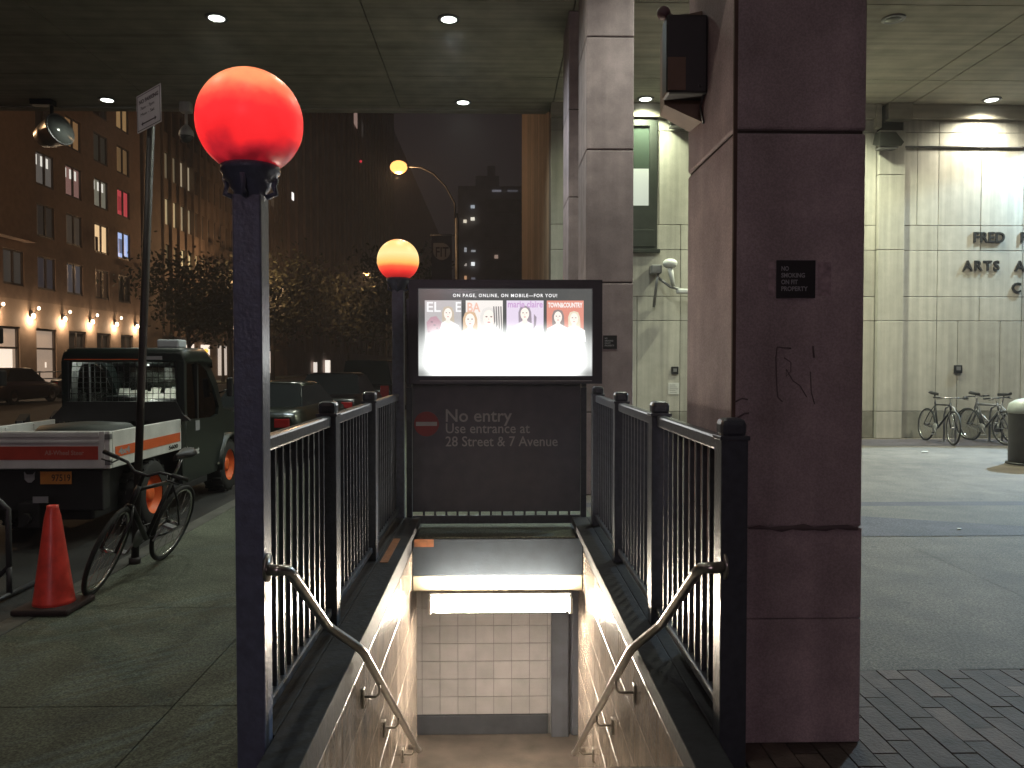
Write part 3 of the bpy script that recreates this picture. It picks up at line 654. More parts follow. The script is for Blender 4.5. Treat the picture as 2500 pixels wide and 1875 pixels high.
# dome camera and floodlight hung from the overhang
t = Thing("dome_camera", "white dome security camera hanging from the overhang beside the no parking sign", "camera", (-6.3, 16.7, 6.1))
m_ = MB(); m_.box(-6.48, -6.26, 16.6, 16.8, 6.74, CH, bev=.02); m_.cyl((-6.37, 16.7, 6.74), (-6.37, 16.7, 6.42), .03, n=10); t.part("bracket", m_, WHITE)
m_ = MB(); m_.lathe([(.03, 6.5), (.09, 6.44), (.14, 6.36), (.15, 6.27), (.14, 6.26)], (-6.37, 16.7, 0), 20); t.part("hood", m_, WHITE)
m_ = MB(); m_.sphere((-6.37, 16.7, 6.26), .135, 20, 8, z0=-1, z1=0); t.part("dome", m_, mat("smoked_dome", (.1, .1, .1), .08, spec=.9))
t = Thing("floodlight", "round drum floodlight hanging from the overhang at the far left", "floodlight", (-9.0, 16.6, 6.3))
m_ = MB(); m_.cyl((-9.05, 16.6, CH), (-9.05, 16.6, 6.5), .04, n=8); m_.box(-9.45, -9.0, 16.5, 16.7, CH - .12, CH, bev=.01); t.part("bracket", m_, BLACK)
m_ = MB(); m_.lathe([(.05, -.4), (.2, -.36), (.26, -.15), (.31, .12), (.33, .14), (.33, .17), (.30, .17)], (0, 0, 0), 28); m_.xf(Matrix.Translation((-9.0, 16.6, 6.3)) @ Matrix.Rotation(R(75), 4, 'Y') @ Matrix.Rotation(R(20), 4, 'X')); t.part("drum", m_, mat("drum_metal", (.2, .2, .21), .35, .6, n=.2))
m_ = MB(); m_.lathe([(.002, .16), (.3, .16), (.3, .172), (.002, .18)], (0, 0, 0), 28); m_.xf(Matrix.Translation((-9.0, 16.6, 6.3)) @ Matrix.Rotation(R(75), 4, 'Y') @ Matrix.Rotation(R(20), 4, 'X')); t.part("lens", m_, mat("flood_lens", (.12, .13, .13), .15, spec=.9))

# ================================================================= BICYCLES
def bicycle(name, label, fcol, lean=0., steer=0., riser=False):
    """built along +Y (front at +Y), rear contact at the origin"""
    t = Thing(name, label, "bicycle", (0, 0, 0)); r = .335; wb = 1.02
    fm = mat("bike_frame_" + fcol[0], fcol[1], .35, .3, n=.15)
    def wheel(y, tr):
        m_ = MB(); m_.torus((0, y, r), r - .018, .018, n=36); m_.xf(tr); ty = t.part("wheel", m_, RUBBER)
        m_ = MB(); m_.torus((0, y, r), r - .042, .010, n=36, m=6); m_.xf(tr); t.part("rim", m_, CHROME, parent=ty)
        m_ = MB(); m_.cyl((-.045, y, r), (.045, y, r), .018, n=10)
        for k in range(20):
            a = 2 * math.pi * k / 20; m_.tube([(.03 * (1 if k % 2 else -1), y, r), (0, y + (r - .05) * math.cos(a), r + (r - .05) * math.sin(a))], .0016, 4)
        m_.xf(tr); t.part("spokes", m_, CHROME, parent=ty)
    I = Matrix.Identity(4)
    head_lo, head_hi = Vector((0, .86, .66)), Vector((0, .82, .80))
    ax = (head_hi - head_lo).normalized(); ST = Matrix.Translation(head_lo) @ Matrix.Rotation(R(steer), 4, ax) @ Matrix.Translation(-head_lo)
    wheel(0, I); wheel(wb, ST)
    bb, st = Vector((0, .43, .29)), Vector((0, .26, .80))
    m_ = MB(); m_.tube([bb, st], .017, 10); m_.tube([st - Vector((0, -.02, .05)), head_hi - Vector((0, 0, .03))], .016, 10); m_.tube([bb, head_lo], .02, 10); m_.tube([head_lo, head_hi], .021, 10)
    for s in (-1, 1): m_.tube([(0, .43, .29), (s * .05, .2, .3), (s * .055, 0, r)], .010, 8); m_.tube([(0, .28, .75), (s * .045, .15, .57), (s * .055, 0, r)], .009, 8)
    t.part("frame", m_, fm)
    m_ = MB()
    for s in (-1, 1): m_.tube([head_lo + Vector((s * .02, .005, -.01)), Vector((s * .05, .9, .55)), Vector((s * .052, wb, r))], .012, 8)
    m_.tube([head_lo, head_lo + Vector((0, .01, -.02))], .025, 8); m_.xf(ST); t.part("fork", m_, fm)
    m_ = MB(); m_.tube([head_hi, head_hi + Vector((0, -.02, .08)), head_hi + Vector((0, .06, .11))], .014, 8)
    h = head_hi + Vector((0, .06, .11)); k = .05 if riser else 0
    m_.tube([h + Vector((-.31, -.06, k)), h + Vector((-.12, 0, k)), h + Vector((-.05, 0, 0)), h + Vector((.05, 0, 0)), h + Vector((.12, 0, k)), h + Vector((.31, -.06, k))], .012, 8); m_.xf(ST); hb = t.part("handlebar", m_, CHROME if not riser else BLACK)
    for s in (-1, 1):
        m_ = MB(); m_.tube([h + Vector((s * .2, -.03, k)), h + Vector((s * .32, -.062, k))], .017, 8); m_.xf(ST); t.part("grip", m_, BLACK, parent=hb)
        m_ = MB(); m_.tube([h + Vector((s * .18, .0, k)), h + Vector((s * .2, .06, k - .02)), h + Vector((s * .29, .03, k - .03))], .006, 6); m_.xf(ST); t.part("brake_lever", m_, BLACK, parent=hb)
    m_ = MB(); m_.tube([st, st + Vector((0, -.04, .15))], .013, 8); sp = t.part("seat_post", m_, CHROME)
    m_ = MB(); c = st + Vector((0, -.05, .17))
    m_.rings([[c + Vector((w_ * math.cos(a), y, hh + .03 * math.sin(a))) for a in [2 * math.pi * i / 10 for i in range(10)]] for y, w_, hh in ((-.13, .04, .02), (-.11, .07, .015), (-.05, .065, .005), (.04, .03, 0), (.13, .018, -.005), (.145, .008, -.008))]); t.part("saddle", m_, BLACK)
    m_ = MB(); m_.lathe([(.002, .05), (.09, .05), (.09, .056), (.002, .056)], (0, .43, .29), 20, 'x'); m_.tube([(.06, .43, .29), (.07, .53, .17)], .009, 6); m_.tube([(-.06, .43, .29), (-.07, .33, .41)], .009, 6); m_.box(.07, .16, .49, .57, .155, .175, bev=.004); m_.box(-.16, -.07, .29, .37, .40, .42, bev=.004)
    m_.tube([(.053, .43, .38), (.053, 0, r + .035)], .005, 5); m_.tube([(.053, .43, .2), (.053, 0, r - .035)], .005, 5); t.part("crankset", m_, GREY)
    return t.o
def put(o, rear, front, lean):
    d = Vector(front) - Vector(rear); o.location = (rear[0], rear[1], 0)
    o.rotation_euler = (Matrix.Rotation(math.atan2(-d.x, d.y), 4, 'Z') @ Matrix.Rotation(R(lean), 4, 'Y')).to_euler()
b1 = bicycle("bicycle", "old black bicycle leaning at the kerb by the signpost and orange cone", ("black", (.02, .02, .022)), steer=9, riser=True); put(b1, (-2.71, 6.48), (-2.775, 5.52), -18); b1.scale = (.95, .95, .95)
b2 = bicycle("bicycle", "black bicycle parked alone at the stone wall, left of the paired bicycles", ("satin", (.012, .012, .014)), steer=-8); put(b2, (8.803, 16.1), (8.78, 15.1), -4)
b3 = bicycle("bicycle", "grey bicycle facing the plaza, left of the pair beside the litter bin", ("grey", (.1, .1, .11)), steer=10); put(b3, (9.76, 16.1), (9.84, 15.1), 5)
b4 = bicycle("bicycle", "silver bicycle facing the wall, behind the grey one beside the litter bin", ("silver", (.25, .25, .26)), steer=-6); put(b4, (10.1, 15.2), (9.75, 16.15), -4)
for x, lb in ((9.05, "low grey bike rack hoop behind the bicycle parked alone"), (9.98, "low grey bike rack hoop between the two paired bicycles")):
    t = Thing("bike_rack", lb, "bike rack", (x, 15.7, 0), group="bike rack hoops by the stone wall")
    m_ = MB(); m_.tube([(x, 15.45, 0), (x, 15.45, .55), (x, 15.5, .68), (x, 15.65, .74), (x, 15.8, .68), (x, 15.85, .55), (x, 15.85, 0)], .02, 8); t.part("hoop", m_, GREY)
    m_ = MB(); m_.box(x - .06, x + .06, 15.39, 15.51, 0, .012); m_.box(x - .06, x + .06, 15.79, 15.91, 0, .012); t.part("foot_plate", m_, GREY)
# litter bin
t = Thing("litter_bin", "dark cylindrical litter bin with a pale domed lid at the right edge", "bin", (8.39, 12.3, 0))
m_ = MB(); m_.lathe([(.28, 0), (.295, .02), (.30, .8), (.305, .82)], (8.39, 12.3, 0), 36); t.part("drum", m_, mat("bin_dark", (.06, .06, .06), .5, n=.3, streak=.2))
m_ = MB(); m_.lathe([(.31, .80), (.315, .86), (.29, .95), (.2, 1.01), (.08, 1.035), (.002, 1.04)], (8.39, 12.3, 0), 36); t.part("lid", m_, mat("bin_lid", (.42, .47, .45), .4, n=.15))
m_ = MB(); m_.lathe([(.33, 0), (.33, .03), (.29, .035)], (8.39, 12.3, 0), 30); t.part("base_ring", m_, BLACK)

# ================================================================= CONE, SIGN POST, BARRIER
t = Thing("traffic_cone", "bright orange traffic cone standing on the kerb", "traffic cone", (-2.87, 5.2, 0))
m_ = MB(); m_.lathe([(.128, .035), (.122, .06), (.05, .60), (.036, .655), (.036, .672), (.028, .675), (.02, .66)], (-2.87, 5.2, 0), 32); t.part("cone_body", m_, mat("cone_orange", (1.0, .085, .06), .35, n=.3, ns=9, streak=.2, big=.2, spec=.6))
m_ = MB(); m_.box(-3.05, -2.69, 5.02, 5.38, .004, .04, bev=.012); t.part("rubber_base", m_, mat("cone_base", (.035, .02, .02), .8))
t = Thing("no_parking_sign", "tall dark pole with a small white no parking sign at the kerb", "sign post", (-2.87, 6.36, 0))
m_ = MB(); m_.cyl((-2.87, 6.36, 0), (-2.69, 6.36, 3.66), .03, n=12); m_.cyl((-2.87, 6.36, 0), (-2.87, 6.36, .05), .045, n=12); t.part("pole", m_, mat("sign_pole", (.035, .03, .03), .5, n=.3))
sr = Vector((-.80, .60, 0)) * -1; sr = Vector((.79, -.61, .10)).normalized(); su = Vector((.07, 0, 1)); su = (su - sr * su.dot(sr)).normalized(); sn = sr.cross(su)
o_ = Vector((-2.66, 6.31, 3.56)) + sn * .035
def sq(a, b, d=0): return o_ + sr * a + su * b + sn * d
m_ = MB(); m_.prism([(-.175, -.15), (.175, -.15), (.175, .15), (-.175, .15)], lambda a, b: sq(a, b, -.002), lambda a, b: sq(a, b, .002)); pl = t.part("sign_plate", m_, mat("sign_white", (.62, .58, .6), .45, n=.08))
m_ = MB(); m_.frame([(-.165, -.14), (.165, -.14), (.165, .14), (-.165, .14)], [(-.16, -.135), (.16, -.135), (.16, .135), (-.16, .135)], lambda a, b: sq(a, b, .0022), lambda a, b: sq(a, b, .0032))
m_.text("NO PARKING", .045, sq(-.14, .07, .003), right=sr, up=su, ext=.0006, bold=.001, width=.28)
for k, s_ in enumerate(("7am - 7pm", "Mon - Sat")): m_.text(s_, .034, sq(-.12, .02 - k * .05, .003), right=sr, up=su, ext=.0006, width=.2)
m_.prism([(-.11, -.095), (-.085, -.078), (-.085, -.09), (.085, -.09), (.085, -.078), (.11, -.095), (.085, -.112), (.085, -.10), (-.085, -.10), (-.085, -.112)], lambda a, b: sq(a, b, .0022), lambda a, b: sq(a, b, .0035))
t.part("lettering", m_, mat("sign_ink", (.05, .03, .04), .5), parent=pl)
t = Thing("metal_barrier", "low dark metal barrier frame in the gutter at the left edge", "barrier", (-3.6, 5.6, -.14))
m_ = MB(); m_.tube([(-4.5, 5.9, .02), (-3.66, 5.9, .02), (-3.58, 5.9, .1), (-3.58, 5.9, .52), (-3.66, 5.9, .6), (-4.5, 5.9, .6)], .022, 8); m_.tube([(-3.58, 5.5, -.11), (-3.58, 6.3, -.11)], .02, 8); m_.tube([(-3.58, 5.9, .1), (-3.58, 5.9, -.11)], .02, 8); t.part("frame", m_, mat("barrier_metal", (.05, .05, .055), .45, .3, n=.3))
for k in range(2): m_ = MB(); m_.tube([(-3.95 - k * .3, 5.9, .02), (-3.95 - k * .3, 5.9, .6)], .009, 6); t.part("bar", m_, MATS["barrier_metal"])

# ================================================================= UTILITY VEHICLE
GRN = mat("vehicle_green", (.004, .010, .009), .4, n=.15, coat=.15)
WHT = mat("vehicle_white", (.74, .74, .73), .45, n=.12, ns=4, streak=.1)
ORG = mat("stripe_orange", (.75, .13, .03), .45, n=.1); RED = mat("stripe_red", (.50, .06, .04), .5, n=.15, ns=8)
RIM = mat("rim_orange", (.8, .14, .03), .4, n=.15); DKG = mat("chassis_black", (.014, .014, .016), .6, n=.3)
GL = glass("cab_glass", (.7, .75, .75))
xr, xl = -3.6, -5.06
t = Thing("utility_truck", "dark green utility truck with white cargo bed and orange stripes at the kerb", "utility truck", (-4.33, 9.3, -.14))
m_ = MB(); m_.box(xl + .2, xr - .22, 7.62, 11.5, .1, .58, bev=.02); m_.box(xl + .1, xr - .1, 7.56, 7.7, .2, .58, bev=.01); m_.box(-4.42, -4.22, 7.42, 7.6, .06, .3, bev=.015); m_.cyl((-4.32, 7.42, .16), (-4.32, 7.36, .16), .05, n=12)
m_.box(xr - .25, xr + .0, 8.95, 10.0, .12, .2, bev=.01); t.part("chassis", m_, DKG)
# cargo bed
m_ = MB(); m_.box(xl + .02, xr - .02, 7.52, 9.18, .60, .64); bed = t.part("cargo_bed", m_, WHT)
m_ = MB(); m_.box(xr - .035, xr, 7.555, 9.19, .605, .95, bev=.006); sd = t.part("side_panel", m_, WHT)
m_ = MB(); m_.box(xr + .0005, xr + .004, 7.60, 9.15, .70, .80); t.part("stripe", m_, ORG, parent=sd)
m_ = MB(); m_.text("4x4", .085, (xr + .005, 7.66, .72), right=(0, 1, 0), ext=.001, bold=.003, width=.24); t.part("lettering", m_, LETTER, parent=sd)
m_ = MB(); m_.text("5600", .06, (xr + .003, 8.83, .635), right=(0, 1, 0), ext=.001, bold=.002, width=.25); t.part("model_lettering", m_, BLACK, parent=sd)
m_ = MB(); m_.box(xl, xl + .035, 7.555, 9.19, .605, .95, bev=.006)
for k in range(3): m_.box(xl + .035, xl + .05, 7.75 + k * .5, 7.83 + k * .5, .65, .93, bev=.004)
t.part("side_panel", m_, WHT)
m_ = MB(); m_.box(xl, xr - .002, 7.50, 7.55, .605, .955, bev=.006); m_.box(xl, xr - .1, 7.488, 7.5, .90, .945, bev=.005); m_.box(xl, xr - .1, 7.488, 7.5, .845, .87, bev=.005); m_.box(xr - .085, xr - .045, 7.485, 7.5, .61, .955, bev=.004); tg = t.part("tailgate", m_, WHT)
m_ = MB(); m_.box(xl + .02, xr - .11, 7.4945, 7.4995, .69, .815); t.part("stripe", m_, RED, parent=tg)
m_ = MB(); m_.text("All-Wheel Steer", .06, (-4.2, 7.494, .735), ext=.001, bold=.001, width=.36); t.part("lettering", m_, mat("faded_letter", (.5, .25, .22), .5), parent=tg)
for z in (.66, .9): m_ = MB(); m_.box(xr - .05, xr + .006, 7.49, 7.53, z - .02, z + .03, bev=.004); t.part("hinge", m_, GREY, parent=tg)
m_ = MB(); m_.lathe([(.46, .64), (.47, .9), (.42, .95), (.2, .975), (.002, .98)], (-4.25, 8.35, 0), 32); t.part("round_cover", m_, mat("dark_tarp", (.02, .025, .022), .6, n=.3))
# cab
m_ = MB()
def roofring(y, w0, z0, z1, r=.07):
    a, b = -4.27 - w0, -4.27 + w0
    return [(a, y, z0), (a, y, z1 - r), (a + r * .3, y, z1 - r * .3), (a + r, y, z1), (b - r, y, z1), (b - r * .3, y, z1 - r * .3), (b, y, z1 - r), (b, y, z0)]
m_.rings([roofring(9.22, .69, 1.62, 1.70), roofring(9.26, .70, 1.60, 1.755), roofring(9.4, .71, 1.60, 1.77), roofring(9.9, .71, 1.60, 1.77), roofring(10.15, .69, 1.58, 1.70), roofring(10.25, .66, 1.55, 1.60)], smooth=True); t.part("cab_roof", m_, GRN)
m_ = MB(); m_.box(-4.0, -3.82, 9.215, 9.225, 1.63, 1.67); t.part("roof_label", m_, LETTER)
m_ = MB(); m_.box(-4.93, -4.02, 9.214, 9.222, 1.628, 1.636); t.part("roof_stripe", m_, ORG)
m_ = MB(); m_.box(-4.0, -3.74, 9.5, 9.75, 1.77, 1.87, bev=.02); t.part("roof_box", m_, mat("beacon_white", (.6, .65, .7), .4))
m_ = MB(); m_.sphere((-3.62, 10.05, 1.74), .03, 10, 6); t.part("marker_light", m_, emit("amber_marker", (1, .5, .08), 1.2))
for xa in (-4.97, -3.66):
    m_ = MB(); m_.box(xa, xa + .09, 9.22, 9.30, .92, 1.62, bev=.012); t.part("rear_pillar", m_, GRN)
m_ = MB(); m_.prism([(-5.1, .93), (-3.5, .93), (-3.58, 1.0), (-3.66, 1.15), (-4.9, 1.15), (-5.0, 1.04)], lambda x, z: (x, 9.19, z), lambda x, z: (x, 9.25, z)); t.part("rear_panel", m_, DKG)
m_ = MB()
for k in range(19): x = -4.86 + k * .066; m_.box(x - .003, x + .003, 9.232, 9.238, 1.15, 1.6)
for k in range(7): z = 1.18 + k * .062; m_.box(-4.88, -3.66, 9.224, 9.232, z - .003, z + .003)
t.part("rear_guard", m_, BLACK)
m_ = MB(); m_.box(-4.88, -3.66, 9.25, 9.256, 1.15, 1.6); t.part("rear_window", m_, GL)
so = [(9.22, .2), (9.22, 1.1), (9.24, 1.62), (9.36, 1.70), (9.95, 1.72), (10.22, 1.58), (10.45, 1.33), (10.6, 1.0), (10.62, .62), (10.35, .2)]
si = [(9.38, .93), (9.38, 1.15), (9.39, 1.5), (9.46, 1.58), (9.92, 1.58), (10.1, 1.5), (10.32, 1.26), (10.44, 1.02), (10.40, .93), (10.2, .90)]
for xa, xb in ((xr - .05, xr), (xl + .12, xl + .17)):
    m_ = MB(); m_.frame(so, si, lambda y, z: (xa + (.0 if z < 1. else -.05 * (z - 1) / .7 * (1 if xa > -4 else -1)), y, z), lambda y, z: (xb - (0 if z < 1. else .05 * (z - 1) / .7 * (1 if xa > -4 else -1)), y, z)); dr = t.part("door", m_, GRN)
    xm = (xa + xb) / 2
    m_ = MB(); m_.prism(si, lambda y, z: (xm - .003 - (0 if z < 1 else .04 * (z - 1)), y, z), lambda y, z: (xm + .003 - (0 if z < 1 else .04 * (z - 1)), y, z)); t.part("side_window", m_, GL, parent=dr)
    m_ = MB(); m_.box(xm - .02 - .02, xm + .015, 9.72, 9.76, .92, 1.6); t.part("window_bar", m_, BLACK, parent=dr)
    if xa > -4:
        m_ = MB(); m_.box(xr + .001, xr + .004, 9.62, 9.75, .78, .9); t.part("door_sticker", m_, LETTER, parent=dr)
        m_ = MB(); m_.text("Bobcat", .12, (xr + .004, 9.40, .50), right=(0, 1, 0), ext=.001, bold=.004, width=.32); m_.prism([(9.28, .50), (9.37, .50), (9.38, .58), (9.36, .62), (9.345, .59), (9.305, .59), (9.29, .62), (9.27, .58)], lambda y, z: (xr + .001, y, z), lambda y, z: (xr + .005, y, z)); t.part("lettering", m_, mat("emblem_white", (.6, .6, .6), .5), parent=dr)
        m_ = MB(); m_.box(xr, xr + .03, 10.3, 10.42, .28, .31, bev=.006); t.part("handle", m_, CHROME, parent=dr)
m_ = MB(); m_.prism([(10.28, 1.56), (10.32, 1.56), (10.68, 1.0), (10.64, 1.0)], lambda y, z: (-4.9, y, z), lambda y, z: (-3.66, y, z)); t.part("windscreen", m_, GL)
hp = [(10.62, .3), (10.62, 1.0), (10.75, 1.0), (11.35, .9), (11.55, .8), (11.6, .3)]
m_ = MB(); m_.prism(hp, lambda y, z: (-4.98, y, z), lambda y, z: (-3.68, y, z)); bmesh.ops.bevel(m_.bm, geom=m_.bm.edges[:], offset=.03, segments=2, affect='EDGES'); t.part("hood", m_, GRN)
m_ = MB(); m_.box(-4.7, -4.35, 9.6, 10.0, .55, 1.2, bev=.06); m_.box(-4.2, -3.8, 9.6, 10.0, .55, 1.15, bev=.06); t.part("seat", m_, BLACK)
m_ = MB()
for k in range(14):
    x = -4.8 + .072 * k + random.random() * .02; a = random.uniform(-.5, .5)
    m_.box(-.07, .07, -.008, .008, 0, .1 + .12 * random.random(), bev=.004, M=Matrix.Translation((x, 10.3 + .06 * random.random(), 1.09)) @ Matrix.Rotation(a, 4, 'Z') @ Matrix.Rotation(R(-25), 4, 'X'))
m_.box(-4.88, -3.72, 10.2, 10.55, .95, 1.09, bev=.02); t.part("dashboard", m_, mat("dash_bright_sheets", (.75, .73, .66), .6, n=.3, ns=9))  # upright sheets added to imitate bright shapes seen through the rear window
t.light('POINT', 16, (1, .95, .82), (-4.35, 9.95, 1.53), shadow_soft_size=.03)  # this light and its lamp are added to brighten the dashboard sheets
m_ = MB(); m_.box(-4.4, -4.3, 9.9, 10.0, 1.555, 1.58, bev=.005); t.part("added_cab_lamp", m_, emit("added_cab_lamp_glow", (1, .95, .85), 2))
m_ = MB(); m_.tube([(xr, 10.45, 1.2), (xr + .1, 10.5, 1.25)], .012, 6); m_.box(xr + .08, xr + .16, 10.48, 10.54, 1.15, 1.4, bev=.02); t.part("mirror", m_, BLACK)
for xa, s in ((xr, 1), (xl, -1)):
    for y in (8.46, 10.85):
        if y > 10:
            m_ = MB(); m_.rings([[(xa - s * .28, y + .45 * math.cos(a), .2 + .45 * math.sin(a)), (xa + s * .05, y + .45 * math.cos(a), .2 + .45 * math.sin(a)), (xa + s * .05, y + .42 * math.cos(a), .2 + .42 * math.sin(a)), (xa - s * .28, y + .42 * math.cos(a), .2 + .42 * math.sin(a))] for a in [math.pi * i / 10 for i in range(11)]]); t.part("fender", m_, GRN)
        xc = xa - s * .13; m_ = MB(); m_.lathe([(.21, -.13), (.32, -.135), (.35, -.11), (.355, 0), (.35, .11), (.32, .135), (.21, .13)], (xc, y, .215), 28, 'x', cap=False)
        for k in range(18):
            a = 2 * math.pi * k / 18; M = Matrix.Translation((xc, y, .215)) @ Matrix.Rotation(a, 4, 'X'); m_.box(-.12, -.01, -.018, .018, .345, .365, M=M); m_.box(.01, .12, .01, .046, .345, .365, M=M)
        wh = t.part("wheel", m_, RUBBER)
        m_ = MB(); m_.lathe([(.215, .12 * s), (.20, .115 * s), (.18, .06 * s), (.1, .05 * s), (.09, .09 * s), (.05, .1 * s), (.002, .1 * s)], (xc, y, .215), 24, 'x', cap=False); t.part("rim", m_, RIM, parent=wh)
m_ = MB(); m_.box(-4.27, -3.98, 7.535, 7.545, .455, .575, bev=.002); pl = t.part("license_plate", m_, mat("plate_orange", (.62, .24, .05), .5, n=.15))
m_ = MB(); m_.text("97519", .09, (-4.165, 7.5345, .485), ext=.0006, bold=.001, width=.175); t.part("plate_number", m_, mat("plate_ink", (.06, .03, .02), .5), parent=pl)
m_ = MB(); m_.prism([(-4.42, .50), (-4.39, .47), (-4.36, .47), (-4.33, .50), (-4.325, .57), (-4.345, .545), (-4.405, .545), (-4.425, .57)], lambda x, z: (x, 7.545, z), lambda x, z: (x, 7.555, z)); t.part("emblem", m_, mat("emblem_grey", (.35, .35, .36), .5))
m_ = MB(); m_.box(-4.27, -4.13, 7.41, 7.42, .3, .36); t.part("hitch_label", m_, LETTER)

# ================================================================= CARS
def car(name, label, cat, x0, y0, col, L=4.6, W=1.8, H=1.42, suv=False, group="cars parked along the near kerb"):
    """rear bumper at y0, right side at x0, pointing away (+Y)"""
    t = Thing(name, label, cat, (x0 - W / 2, y0 + L / 2, -.14), group=group); g = -.14; xc = x0 - W / 2
    paint = mat("car_paint_" + col[0], col[1], .3, .2, coat=.8, n=.05)
    def ring(y, w_, zb, zm, zt, inset=.06):
        return [(xc - w_ + inset, y, zb), (xc - w_, y, zb + .12), (xc - w_, y, zm), (xc - w_ + inset, y, zt), (xc + w_ - inset, y, zt), (xc + w_, y, zm), (xc + w_, y, zb + .12), (xc + w_ - inset, y, zb)]
    hw = W / 2; dk = .95 if not suv else 1.05
    prof = [(0, hw * .86, .35, .62, .80), (.08, hw * .93, .25, .70, dk - .06), (.5, hw, .2, .74, dk), (L * .35, hw, .2, .76, dk), (L * .68, hw, .2, .75, dk - .03), (L * .9, hw * .96, .22, .66, .80), (L, hw * .82, .3, .55, .68)]
    m_ = MB(); m_.rings([ring(y0 + a, b, g + c, g + d, g + e) for a, b, c, d, e in prof]); body = t.part("body", m_, paint)
    ch = [(.55 if not suv else .12, hw * .82, dk), (1.15 if not suv else .3, hw * .70, H), (L * .5, hw * .70, H), (L * .56, hw * .70, H - .03), (L * .74, hw * .82, dk - .03)]
    m_ = MB(); m_.rings([[(xc - b, y0 + a, g + dk - .05), (xc - b * .97, y0 + a, g + z - .03), (xc - b * .85, y0 + a, g + z), (xc + b * .85, y0 + a, g + z), (xc + b * .97, y0 + a, g + z - .03), (xc + b, y0 + a, g + dk - .05)] for a, b, z in ((ch[1][0] - .05, ch[1][1], H), (ch[2][0], ch[2][1], H + .01), (ch[3][0], ch[3][1], H - .01))]); t.part("roof", m_, paint)
    gm = mat("car_window", (.015, .018, .02), .08, spec=.9)
    m_ = MB(); a, b = ch[0], ch[1]
    m_.prism([(-1, 0), (1, 0), (.85, 1), (-.85, 1)], lambda u, v: (xc + u * a[1], y0 + a[0] + (b[0] - .05 - a[0]) * v, g + a[2] + (b[2] - .02 - a[2]) * v), lambda u, v: (xc + u * a[1], y0 + a[0] + .05 + (b[0] - a[0]) * v, g + a[2] - .02 + (b[2] - .04 - a[2]) * v)); t.part("rear_window", m_, gm)
    a, b = ch[4], ch[3]
    m_ = MB(); m_.prism([(-1, 0), (1, 0), (.85, 1), (-.85, 1)], lambda u, v: (xc + u * a[1], y0 + a[0] + (b[0] - a[0]) * v, g + a[2] + (b[2] - a[2]) * v), lambda u, v: (xc + u * a[1], y0 + a[0] - .05 + (b[0] - a[0]) * v, g + a[2] - .04 + (b[2] - a[2]) * v)); t.part("windscreen", m_, gm)
    for s in (-1, 1):
        m_ = MB(); m_.prism([(ch[0][0] + .1, dk), (ch[4][0] - .1, dk - .02), (ch[3][0], H - .06), (ch[1][0], H - .06)], lambda y, z: (xc + s * (hw * (.86 if z < dk + .1 else .71)), y0 + y, g + z), lambda y, z: (xc + s * (hw * (.80 if z < dk + .1 else .66)), y0 + y, g + z)); t.part("side_window", m_, gm)
        m_ = MB(); m_.box(xc + s * hw * .62 - .12, xc + s * hw * .62 + .15, y0 - .012, y0 + .1, g + .62, g + .78 if not suv else g + 1.0, bev=.02); t.part("tail_light", m_, mat("tail_light_red", (.35, .01, .012), .2, coat=.6))
        for yy in (L * .19, L * .8):
            m_ = MB(); m_.lathe([(.19, -.1), (.31, -.1), (.33, -.07), (.33, .07), (.31, .1), (.19, .1)], (xc + s * (hw - .1), y0 + yy, g + .33), 22, 'x', cap=False); wl = t.part("wheel", m_, RUBBER)
            m_ = MB(); m_.lathe([(.2, s * .1), (.18, s * .08), (.05, s * .06), (.002, s * .07)], (xc + s * (hw - .1), y0 + yy, g + .33), 18, 'x', cap=False); t.part("rim", m_, GREY, parent=wl)
    m_ = MB(); m_.box(xc - hw * .8, xc + hw * .8, y0 - .06, y0 + .12, g + .32, g + .55, bev=.04); t.part("bumper", m_, paint)
    m_ = MB(); m_.box(xc - .16, xc + .16, y0 - .068, y0 - .06, g + .58 if suv else g + .4, g + .67 if suv else g + .52); t.part("license_plate", m_, LETTER)
    return t
car("parked_car", "dark green sedan parked behind the near globe lamp, just ahead of the utility truck", "car", -3.3, 13.6, ("green", (.003, .008, .005)), 4.7, 1.82, 1.36)
car("parked_car", "black sedan parked at the kerb beyond the dark green sedan", "car", -3.28, 19.4, ("black", (.004, .004, .005)), 4.6, 1.8, 1.45)
car("parked_suv", "black boxy sport utility vehicle parked furthest along the near kerb", "suv", -3.15, 25.2, ("jet", (.003, .003, .004)), 4.9, 1.9, 1.80, True)
car("parked_car", "dark car across the street behind the utility truck's cargo bed", "car", -19.6, 32.0, ("maroon", (.03, .014, .013)), 4.6, 1.8, 1.5, group="cars across the street")
car("parked_car", "dark car across the street at the left picture edge by the shop windows", "car", -19.6, 38.5, ("navy", (.014, .014, .02)), 4.6, 1.8, 1.45, group="cars across the street")

